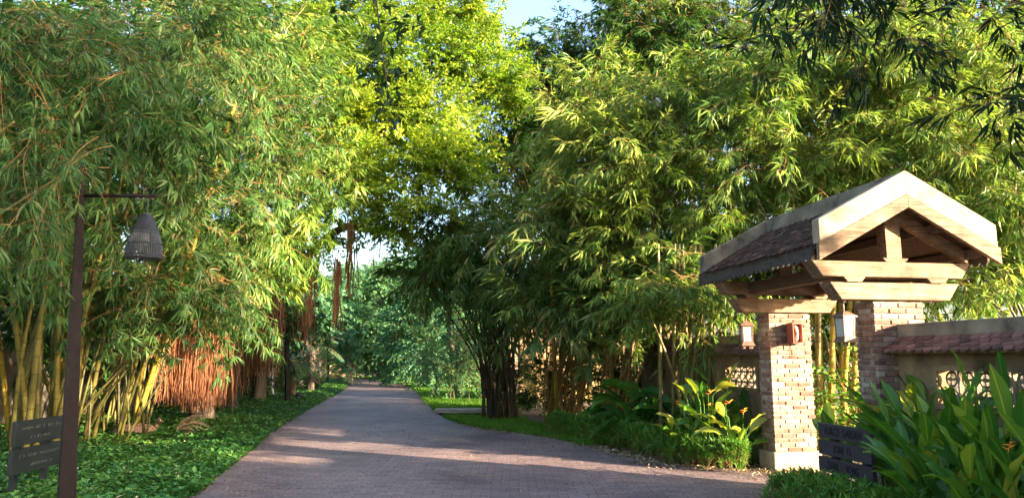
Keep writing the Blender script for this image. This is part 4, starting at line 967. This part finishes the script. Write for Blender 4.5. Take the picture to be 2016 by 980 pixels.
#==BAMBOO==
# left foreground clumps
bL1 = G(75, 893)
clump('bamboo clump of thick yellow-green stems behind the left sign', bL1, [B(60, 120, 11, 150, 130, 1.4), B(240, 90, 10.5, 150, 120, 1.3), B(60, 330, 12, 120, 110, 1.4), B(250, 260, 11.5, 110, 100, 1.2), B(-60, 250, 11, 120, 200, 1.4), B(120, 430, 11, 60, 60, .7), B(30, 520, 12.5, 70, 70, 1.0), B(380, 80, 12, 120, 110, 1.4)],
      13, 401, mat=M_bamcool, tmpls=PLMID, dens=4.6, gap=-.08, spread=.7, r0=.055, bow=1.5,
      extra_culms=[(G(108, 880), P(175, 20, 11.5), .062, M_culmy, 1.25), (G(52, 868), P(30, 300, 12.8), .062, M_culm, 1.1), (G(18, 870), P(-40, 430, 12.6), .05, M_culmy, 1.2), (G(122, 872), P(150, 480, 12.5), .05, M_culmy, 1.1), (G(130, 880), P(-20, 560, 12), .05, M_culm, 1.4), (G(48, 905), P(90, 560, 11.5), .055, M_culm, 1.2), (G(100, 868), P(110, 300, 13), .055, M_culm, 1.1)], backcut=.3)
# hanging curtain of narrow leaves nearest the lamp post
root = clump('bamboo clump with narrow leaves drooping round the top of the lamp post', (-7.6, 7.3, 0), [B(-20, 380, 7.6, 80, 80, .6), B(120, 60, 7.6, 150, 90, .8), B(270, 150, 7.6, 90, 110, .7), B(90, 280, 7.4, 80, 90, .5), B(160, 330, 6.75, 40, 55, .15), B(0, 120, 7.4, 130, 130, .8), B(30, 480, 8, 60, 45, .4)],
      7, 411, mat=M_bamcool, tmpls=PLH, dens=7.0, spread=.3, r0=.035, Ln=1.0, backcut=.4, smax=1.0)
bL2 = G(205, 880)
clump('bamboo clump of thin crowded stems with one leaning orange stem', bL2, [B(230, 440, 13, 100, 60, 1.0), B(360, 420, 13, 110, 90, 1.2), B(300, 560, 12.6, 100, 65, .8), B(420, 560, 13.5, 80, 60, .8), B(220, 560, 14, 70, 60, .8), B(450, 360, 14, 110, 100, 1.3), B(500, 220, 14.5, 110, 110, 1.4), B(380, 640, 14, 60, 40, .6), B(560, 330, 15, 90, 90, 1.1), B(330, 260, 14.5, 100, 90, 1.2), B(440, 90, 15, 120, 110, 1.4), B(280, 610, 13.4, 60, 50, .5), B(290, 650, 13.2, 40, 30, .4), B(400, 600, 13.6, 55, 30, .5), B(205, 630, 13.5, 45, 40, .5), B(340, 600, 12.8, 80, 50, .6), B(170, 540, 13, 50, 50, .6)],
      22, 421, mat=M_bamcool, tmpls=PLF, dens=4.4, gap=-.08, spread=.85, r0=.025, bow=1.3, t0=.28,
      extra_culms=[(G(258, 862), P(480, 150, 13.5), .062, M_culmy, .95), (G(262, 855), P(300, 560, 14.5), .045, M_culmy, 1.0), (G(165, 885), P(240, 480, 13), .04, M_culm, 1.2), (G(235, 875), P(330, 470, 13), .035, M_culm, 1.2), (G(180, 880), P(290, 520, 13.5), .04, M_culm, 1.1)])
gL3 = P(520, 820, 18).xy.to_3d()
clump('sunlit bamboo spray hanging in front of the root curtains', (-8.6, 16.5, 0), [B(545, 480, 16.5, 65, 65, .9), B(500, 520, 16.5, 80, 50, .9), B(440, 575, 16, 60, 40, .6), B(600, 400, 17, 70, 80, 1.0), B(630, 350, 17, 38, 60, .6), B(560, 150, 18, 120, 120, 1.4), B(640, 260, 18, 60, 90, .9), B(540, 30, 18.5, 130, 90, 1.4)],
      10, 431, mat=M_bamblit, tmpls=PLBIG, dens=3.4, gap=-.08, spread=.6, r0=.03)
# right: dark vase-shaped clump
bR1 = G(985, 826)
clump('dark vase-shaped bamboo clump beside the culvert', bR1, [B(840, 560, 20, 45, 50, 1.0), B(900, 520, 19.5, 80, 60, 1.2), B(980, 470, 19, 90, 80, 1.4), B(880, 440, 20, 80, 60, 1.2), B(1060, 520, 18.5, 80, 80, 1.2), B(960, 580, 18.4, 90, 45, 1.0), B(1080, 440, 19, 80, 70, 1.2)],
      52, 441, mat=M_bamboo, cmat=M_culmb, tmpls=PLBIG, dens=2.9, spread=.5, r0=.030, bow=1.7, tshift=.08,
      extra_culms=[(G(953, 822), P(930, 560, 19), .028, M_culmb, 1.3)])
bR2 = G(1110, 838)
clump('bamboo clump with orange-lit bare stems above the low hedge', bR2, [B(1080, 600, 16.5, 70, 50, .8), B(1150, 540, 16, 90, 70, 1.0), B(1120, 430, 16, 100, 90, 1.2), B(1210, 560, 15.6, 60, 45, .7), B(1050, 625, 16.2, 45, 40, .5), B(1130, 640, 15.8, 60, 35, .5), B(1215, 640, 15.9, 60, 38, .5), B(1170, 600, 16, 60, 40, .5)],
      26, 451, mat=M_bamboo, tmpls=PLBIG, dens=3.0, spread=.5, r0=.030, bow=1.5, cmat=M_culmo, tshift=.12, extra_culms=[(G(1098, 838), P(1085, 560, 15.8), .05, M_culmy, 1.0)])
bR3 = P(1215, 840, 16.2).xy.to_3d()
clump('bamboo clump in the middle right with tall yellow-green plumes', bR3, [B(1170, 210, 16.3, 55, 70, .8), B(1200, 320, 15.8, 100, 100, 1.3), B(1120, 260, 16.8, 60, 60, .8), B(1300, 230, 15.8, 90, 90, 1.1), B(1290, 350, 15.4, 110, 110, 1.3), B(1180, 460, 15.8, 90, 80, 1.1), B(1270, 490, 15.2, 90, 80, 1.0), B(1360, 420, 15.1, 70, 90, .9), B(1380, 250, 15.8, 50, 50, .7), B(1240, 570, 15.6, 80, 40, .6), B(1150, 170, 16.8, 24, 26, .4), B(1310, 160, 16.2, 36, 30, .5), B(1280, 620, 15.3, 55, 35, .45)],
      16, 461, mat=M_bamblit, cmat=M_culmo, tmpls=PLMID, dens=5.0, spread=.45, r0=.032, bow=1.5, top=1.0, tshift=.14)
bR4 = P(1350, 850, 13.4); bR4 = Vector((bR4.x, bR4.y, 0))
clump('row of pale upright bamboo stems in front of the ochre wall', bR4, [B(1330, 570, 12.9, 80, 42, .6), B(1410, 520, 13.2, 60, 60, .7), B(1370, 610, 13, 55, 25, .4), B(1440, 590, 13.6, 30, 40, .4), B(1290, 600, 13, 40, 28, .4)],
      3, 471, mat=M_bamblit, tmpls=PLF, dens=6, spread=.2, r0=.04, tshift=.0,
      extra_culms=[(P(x_, 850, 13.3 + .15 * (i_ % 3)).xy.to_3d(), P(x_ + dx_, 480, 13.6), .042, M_culm, 1.2) for i_, (x_, dx_) in enumerate([(1302, -6), (1325, 4), (1341, -4), (1358, -14), (1368, 12), (1384, -6), (1392, 16), (1349, 20)])])
# garden side, seen through and above the gate
bR5 = Vector((6.6, 13.4, 0))
clump('bamboo clump with golden stems seen through the gate opening', bR5, [B(1520, 330, 14, 110, 110, 1.4), B(1480, 200, 15, 110, 110, 1.4), B(1640, 300, 14, 100, 110, 1.3), B(1600, 150, 15, 120, 110, 1.4), B(1480, 440, 14, 70, 70, .9), B(1660, 560, 13.4, 50, 60, .6), B(1560, 560, 13.8, 60, 40, .6)],
      10, 481, mat=M_bamblit, tmpls=PLMID, dens=4.6, spread=.7, r0=.045, bow=1.5, tshift=.06,
      extra_culms=[(P(x_, 840, Y_).xy.to_3d(), P(x2, 400, Y_ + .2), .05, M_culmy if i_ % 3 else M_culm, 1.1) for i_, (x_, Y_, x2) in enumerate([(1603, 12.6, 1620), (1612, 12.9, 1606), (1630, 12.8, 1650), (1640, 13.2, 1636), (1652, 13, 1690), (1672, 12.7, 1700), (1682, 13.1, 1690), (1622, 13.3, 1600), (1660, 13.4, 1650)])])
bR6 = Vector((9.4, 12.8, 0))
clump('bamboo clump filling the garden behind the tiled wall', bR6, [B(1780, 250, 13.5, 120, 120, 1.4), B(1900, 330, 13, 110, 120, 1.3), B(2010, 420, 12.6, 90, 140, 1.3), B(1880, 560, 12.6, 90, 70, .9), B(1980, 580, 12.2, 80, 60, .8), B(1760, 120, 14, 130, 110, 1.4), B(1900, 140, 14, 130, 120, 1.4), B(2040, 230, 13, 90, 150, 1.3), B(1800, 420, 13.4, 80, 60, .8), B(1780, 30, 14.6, 120, 70, 1.3)],
      12, 491, mat=M_bamblit, tmpls=PLMID, dens=4.6, spread=.8, r0=.04, tshift=.05)
# shrubs low behind the gate
shrubby('garden_shrub', 'small-leaved sunlit shrub glimpsed through the gate', 'shrub', (5.9, 12.0, 0), [((5.4, 11.9, .8), (.6, .5, .8)), ((6.3, 12.3, .9), (.7, .5, .9)), ((5.0, 12.8, .7), (.5, .4, .7))], M_hedge, SHR, 16, 205, Ln=.4, tshift=.1)
# taller, cooler clumps behind
bk = [((2.2, 28, 0), [B(960, 420, 26, 60, 60, 1.2), B(960, 300, 27, 40, 60, 1.2), B(1035, 190, 27, 50, 110, 1.5), B(1010, 350, 25, 40, 80, 1.2), B(1110, 130, 27, 100, 90, 2), B(1200, 110, 27, 110, 90, 2), B(1060, 220, 27, 80, 100, 1.8), B(1180, 240, 26, 120, 110, 2), B(1290, 80, 26, 110, 110, 2), B(1040, 330, 28, 70, 90, 1.6)], 'tall cool green bamboo rising behind the yellow plumes'),
      ((7.6, 28, 0), [B(1330, 60, 27, 100, 110, 2), B(1420, 120, 26, 110, 130, 2), B(1500, 60, 26, 110, 110, 2), B(1380, 260, 26, 110, 110, 1.8), B(1250, 40, 29, 90, 70, 1.6)], 'tall bamboo behind the gate roof ridge'),
      ((11, 20, 0), [B(1480, 380, 19, 80, 90, 1.5), B(1640, 50, 19, 130, 130, 2), B(1760, 150, 19, 140, 150, 2), B(1700, 350, 19, 150, 120, 2), B(1560, 250, 19, 120, 130, 2)], 'tall bamboo far behind the gate roof'),
      ((15, 18, 0), [B(1900, 100, 18, 130, 150, 2), B(2020, 200, 18, 120, 180, 2), B(1880, 380, 18, 140, 120, 2), B(2000, 500, 17, 110, 120, 1.6)], 'tall bamboo at the far right behind the garden wall'),
      ((3.8, 22, 0), [B(1180, 420, 21, 130, 120, 1.6), B(1240, 620, 20.5, 110, 40, .8), B(1300, 480, 20, 130, 130, 1.6), B(1100, 620, 22, 90, 50, 1)], 'shaded bamboo filling the gap behind the middle clump'),
      ((8, 17.5, 0), [B(1480, 520, 17, 130, 110, 1.6), B(1620, 500, 17, 120, 120, 1.6), B(1740, 560, 16, 110, 110, 1.5), B(1560, 680, 16.5, 120, 70, 1.2)], 'shaded bamboo in the garden beyond the gate opening')]
for i, (b0, bl, lab) in enumerate(bk):
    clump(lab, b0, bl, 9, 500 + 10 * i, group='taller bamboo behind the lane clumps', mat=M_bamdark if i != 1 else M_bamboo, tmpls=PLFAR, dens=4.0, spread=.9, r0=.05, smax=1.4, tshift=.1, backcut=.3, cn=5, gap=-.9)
bk = [((-13.5, 12, 0), [B(20, 300, 15, 130, 180, 1.6), B(-60, 520, 14, 90, 100, 1.2), B(150, 250, 16, 130, 150, 1.6), B(0, 80, 16, 140, 120, 1.6), B(60, 640, 18, 160, 60, 1.2), B(200, 620, 19, 130, 70, 1.2), B(-20, 580, 15, 60, 80, 1)], 'dark bamboo standing behind the dark wall at far left'),
      ((-13.2, 20, 0), [B(240, 430, 20, 120, 130, 2), B(330, 250, 20, 140, 140, 2), B(160, 560, 18, 90, 60, 1.2), B(260, 80, 20, 140, 130, 2), B(100, 400, 18, 90, 120, 1.5), B(330, 640, 24, 140, 60, 1.2)], 'dark bamboo beyond the wall behind the leaning stem'),
      ((-12.6, 26, 0), [B(420, 430, 25, 100, 110, 2), B(470, 250, 25, 110, 140, 2.2), B(560, 120, 26, 110, 130, 2.2), B(500, 560, 26, 70, 70, 1.5), B(400, 60, 25, 130, 110, 2), B(600, 330, 27, 55, 120, 1.6), B(560, 640, 28, 60, 50, 1.2), B(470, 660, 27, 80, 60, 1.2)], 'dark bamboo behind the banyan trunks')]
for i, (b0, bl, lab) in enumerate(bk):
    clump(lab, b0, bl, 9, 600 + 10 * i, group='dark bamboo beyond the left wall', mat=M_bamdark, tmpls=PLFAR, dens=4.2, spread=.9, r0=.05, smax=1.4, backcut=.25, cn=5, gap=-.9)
# pale shrubs and far trees round the bend
shrubby('roadside_bush', 'pale haze-tinted bush on the right shoulder left of the dark bamboo', 'bush', P(915, 790, 27).xy.to_3d(), [B(925, 700, 27, 45, 70, 1.2), B(890, 730, 29, 35, 55, 1.2), B(860, 700, 32, 40, 60, 1.4)], M_far, SHR, 9, 211, 'bushes on the right shoulder', Ln=.5, smax=1.6)
shrubby('roadside_bush', 'darker bush farther along the right shoulder', 'bush', P(840, 760, 38).xy.to_3d(), [B(830, 690, 38, 50, 60, 1.6), B(800, 715, 44, 40, 35, 1.5)], M_far, FARL, 3.5, 212, 'bushes on the right shoulder', Ln=.8, tshift=-.1)
ft = [(480, 80, [B(500, 640, 80, 120, 100, 5), B(400, 600, 80, 100, 120, 5)], 'broad dark tree far behind the banyan trunks', -.1), (1000, 90, [B(900, 620, 90, 110, 100, 6), B(1060, 640, 80, 110, 90, 6), B(1150, 560, 70, 100, 100, 5)], 'broad tree far behind the right bamboo', -.1),
      (690, 52, [B(690, 640, 52, 60, 60, 2.5), B(720, 690, 54, 40, 30, 1.5), B(650, 590, 52, 45, 50, 2), B(720, 600, 54, 50, 55, 2.5)], 'rounded green tree straight ahead beyond the bend', 0),
      (760, 55, [B(760, 600, 55, 60, 60, 2.5), B(800, 560, 54, 50, 45, 2), B(770, 660, 55, 60, 45, 2), B(800, 690, 52, 50, 35, 1.5)], 'far tree with pale sunlit top at the bend', .15),
      (840, 48, [B(850, 600, 46, 60, 70, 2.2), B(900, 640, 42, 50, 60, 2), B(820, 660, 47, 50, 40, 2), B(860, 690, 42, 50, 45, 1.5)], 'weeping haze-tinted tree leaning over the right shoulder', 0),
      (620, 44, [B(610, 600, 44, 50, 60, 2), B(580, 560, 42, 40, 40, 1.6)], 'far tree above the ivy pillar', -.05),
      (730, 72, [B(700, 570, 72, 60, 40, 3), B(780, 555, 72, 60, 38, 3), B(740, 620, 72, 100, 60, 3)], 'haze-tinted farthest tree line crown over the bend', .2),
      (900, 34, [B(900, 560, 33, 50, 60, 1.6), B(860, 520, 35, 45, 45, 1.4), B(940, 600, 32, 45, 60, 1.4)], 'haze-tinted tree between the dark bamboo and the bend', -.05)]
for i, (px, Y, bl, lab, ts) in enumerate(ft):
    shrubby('roadside_tree', lab, 'tree', P(px, 730, Y).xy.to_3d(), bl, M_far, FARL, 5.0, 700 + i, 'trees round the bend of the lane', trunk=.16, Ln=1.0, tshift=ts, smax=1.6)
shrubby('clipped_hedge', 'dark hedge round the outside of the bend', 'hedge', P(780, 740, 58).xy.to_3d(), [B(700, 722, 58, 40, 16, 1), B(760, 722, 58, 45, 17, 1), B(820, 725, 55, 45, 19, 1), B(870, 728, 50, 40, 22, 1), B(630, 715, 62, 34, 20, 1), B(915, 745, 40, 34, 30, 1)], M_bamdark, SHR, 26, 214, Ln=.5, smax=1.9)

# overhanging growth close to the camera, rooted outside the picture
clump('dark bamboo overhanging the top right corner close to the viewer', (8.3, 0.6, 0),
      [((8.6, .4, 3.2), (2.3, 2.2, 1.8)), ((8.2, .2, 6.2), (3.0, 2.8, 2.2)), ((9.5, -.8, 4.5), (2, 2, 2.2)), ((7.3, 1.6, 5.2), (1.6, 1.6, 1.4)), ((8.4, .4, 1.3), (1.6, 1.8, 1.0)), ((8.2, 0.6, 8.6), (2.6, 2.4, 1.8)), ((8.4, 1.2, 11), (2.3, 2.3, 1.6))],
      14, 801, mat=M_bamdark, cmat=M_culm, tmpls=PL, dens=4.5, spread=.6, r0=.04, group='bamboo clumps close to the viewer', backcut=1.0)  # unseen crown enlarged and raised to shade the left foreground
clump('added unseen bamboo clump behind the right wall, shading the left stems', (10.6, 1.9, 0), [((10.6, 1.9, 2.5), (1.7, 1.7, 1.8)), ((10.4, 2.0, 4.6), (1.8, 1.8, 1.6)), ((10.5, 2.0, 7.2), (1.9, 1.7, 1.8)), ((10.5, 2.0, 9.8), (1.8, 1.6, 1.5))], 8, 811, mat=M_bamdark, tmpls=PLFAR, dens=4.5, spread=.5, group='bamboo clumps close to the viewer', backcut=1.0, smax=1.3)  # added out of view to block sun from the left stems
root8 = [q for q in COL.objects if q.name.startswith('bamboo_clump') and abs(q.location.x - 8.3) < .01 and abs(q.location.y - .6) < .01][0]
ob = [B(1850, 60, 5.8, 60, 40, .3), B(1930, 20, 5.6, 170, 60, .4), B(1800, 20, 5.6, 110, 50, .35), B(1880, 110, 5.6, 60, 50, .3), B(1990, 110, 5.4, 60, 100, .35), B(1640, 0, 6, 90, 35, .25), B(1600, 50, 6.2, 55, 36, .2), B(2040, 220, 5.2, 35, 60, .25), B(1760, 90, 5.8, 36, 36, .2)]
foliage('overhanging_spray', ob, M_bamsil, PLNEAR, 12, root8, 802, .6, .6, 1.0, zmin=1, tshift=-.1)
for k_, (p_, q_) in enumerate([((8.0, 1.2, 4.6), P(1800, 40, 5.7)), ((7.8, 1.5, 4.8), P(1960, 60, 5.4)), ((8.0, 1.2, 5.4), P(1620, 20, 6.1))]):
    b = MB(); p_ = Vector(p_); b.tube([p_, p_.lerp(q_, .5) + Vector((0, 0, .5)), q_], [.02, .014, .005], 5); b.build('branch', M_culmb, root8, smooth=True)
# hanging twig with broad dark leaves at top centre
t = thing('overhanging_tree', 'tree outside the picture whose dark broad-leaved twig hangs at top centre', 'tree', (-4.6, 1.2, 0))
b = MB(); b.tube([(-4.6, 1.2, 0), (-4.4, 1.5, 2.5), (-3.6, 2.6, 4.6), (-2.4, 4.0, 5.4), (-1.4, 5.2, 5.3)], [.2, .17, .12, .06, .02], 9); b.build('trunk', M_bark, t, smooth=True)
tw = [P(760, -260, 5.3), P(735, -40, 5.2), P(748, 60, 5.2), P(757, 130, 5.2), P(765, 190, 5.2), P(782, 235, 5.2)]
b = MB(); b.tube(tw, [.014, .008, .006, .005, .004, .002], 5); b.tube([P(745, 45, 5.2), P(790, 50, 5.1), P(835, 40, 5.1)], [.005, .003, .002], 4); b.tube([P(755, 120, 5.2), P(790, 135, 5.2)], [.004, .002], 4); b.tube([tw[0], Vector((-1.4, 5.2, 5.3))], [.014, .02], 5); b.tube([P(735, -40, 5.2), P(690, 0, 5.2), P(665, 20, 5.2)], [.005, .003, .002], 4); b.build('twig', M_culmb, t)
rng = np.random.default_rng(77); T = Tmpl()
def lf(px, py, n, sp_):
    for _ in range(n):
        p = np.array(P(px + rng.uniform(-sp_, sp_), py + rng.uniform(-sp_, sp_), 5.2 + rng.uniform(-.15, .15))); a = rng.random() * 6.28; e = rng.uniform(-1.2, .1)
        d = np.array([math.cos(a) * math.cos(e), math.sin(a) * math.cos(e), math.sin(e)]); nn = unit(np.array([0, 0, 1.]) - d * d[2] + rng.normal(0, .6, 3))
        T.leaf(leaf_fine, p, d, nn, rng.uniform(.07, .11), rng.uniform(.034, .048), float(rng.uniform(0, 1)))
for (px, py, n, s_) in [(745, 60, 9, 18), (790, 50, 14, 20), (825, 42, 8, 14), (752, 100, 8, 20), (735, 150, 16, 24), (770, 150, 14, 24), (790, 140, 8, 14), (765, 195, 14, 20), (780, 230, 8, 12), (670, 15, 9, 16), (750, 5, 8, 20), (725, 80, 8, 20)]: lf(px, py, n, s_)
v, q, tt, m = T.done(); v = v - np.array(WLOC[t.name]); link_mesh('leaves', np_mesh('leaves', v, q, tt, m), t, [M_broad])
hz = MB(); hz.box(-60, 60, -20, 110, -1.2, 16); hm = bpy.data.materials.new('haze'); hm.use_nodes = True; hn = hm.node_tree; hn.nodes.remove(hn.nodes['Principled BSDF'])
pv = hn.nodes.new('ShaderNodeVolumePrincipled'); pv.inputs['Color'].default_value = (.80, .90, 1.0, 1); pv.inputs['Density'].default_value = .0011; hn.links.new(pv.outputs[0], hn.nodes['Material Output'].inputs['Volume'])
if HAZE: tag(hz.build('haze', hm), 'faint blue haze over the far end of the lane', 'haze', kind='stuff')
print('TOTAL polys', sum(len(o.data.polygons) for o in COL.objects if o.type == 'MESH'), 'objects', len(COL.objects))
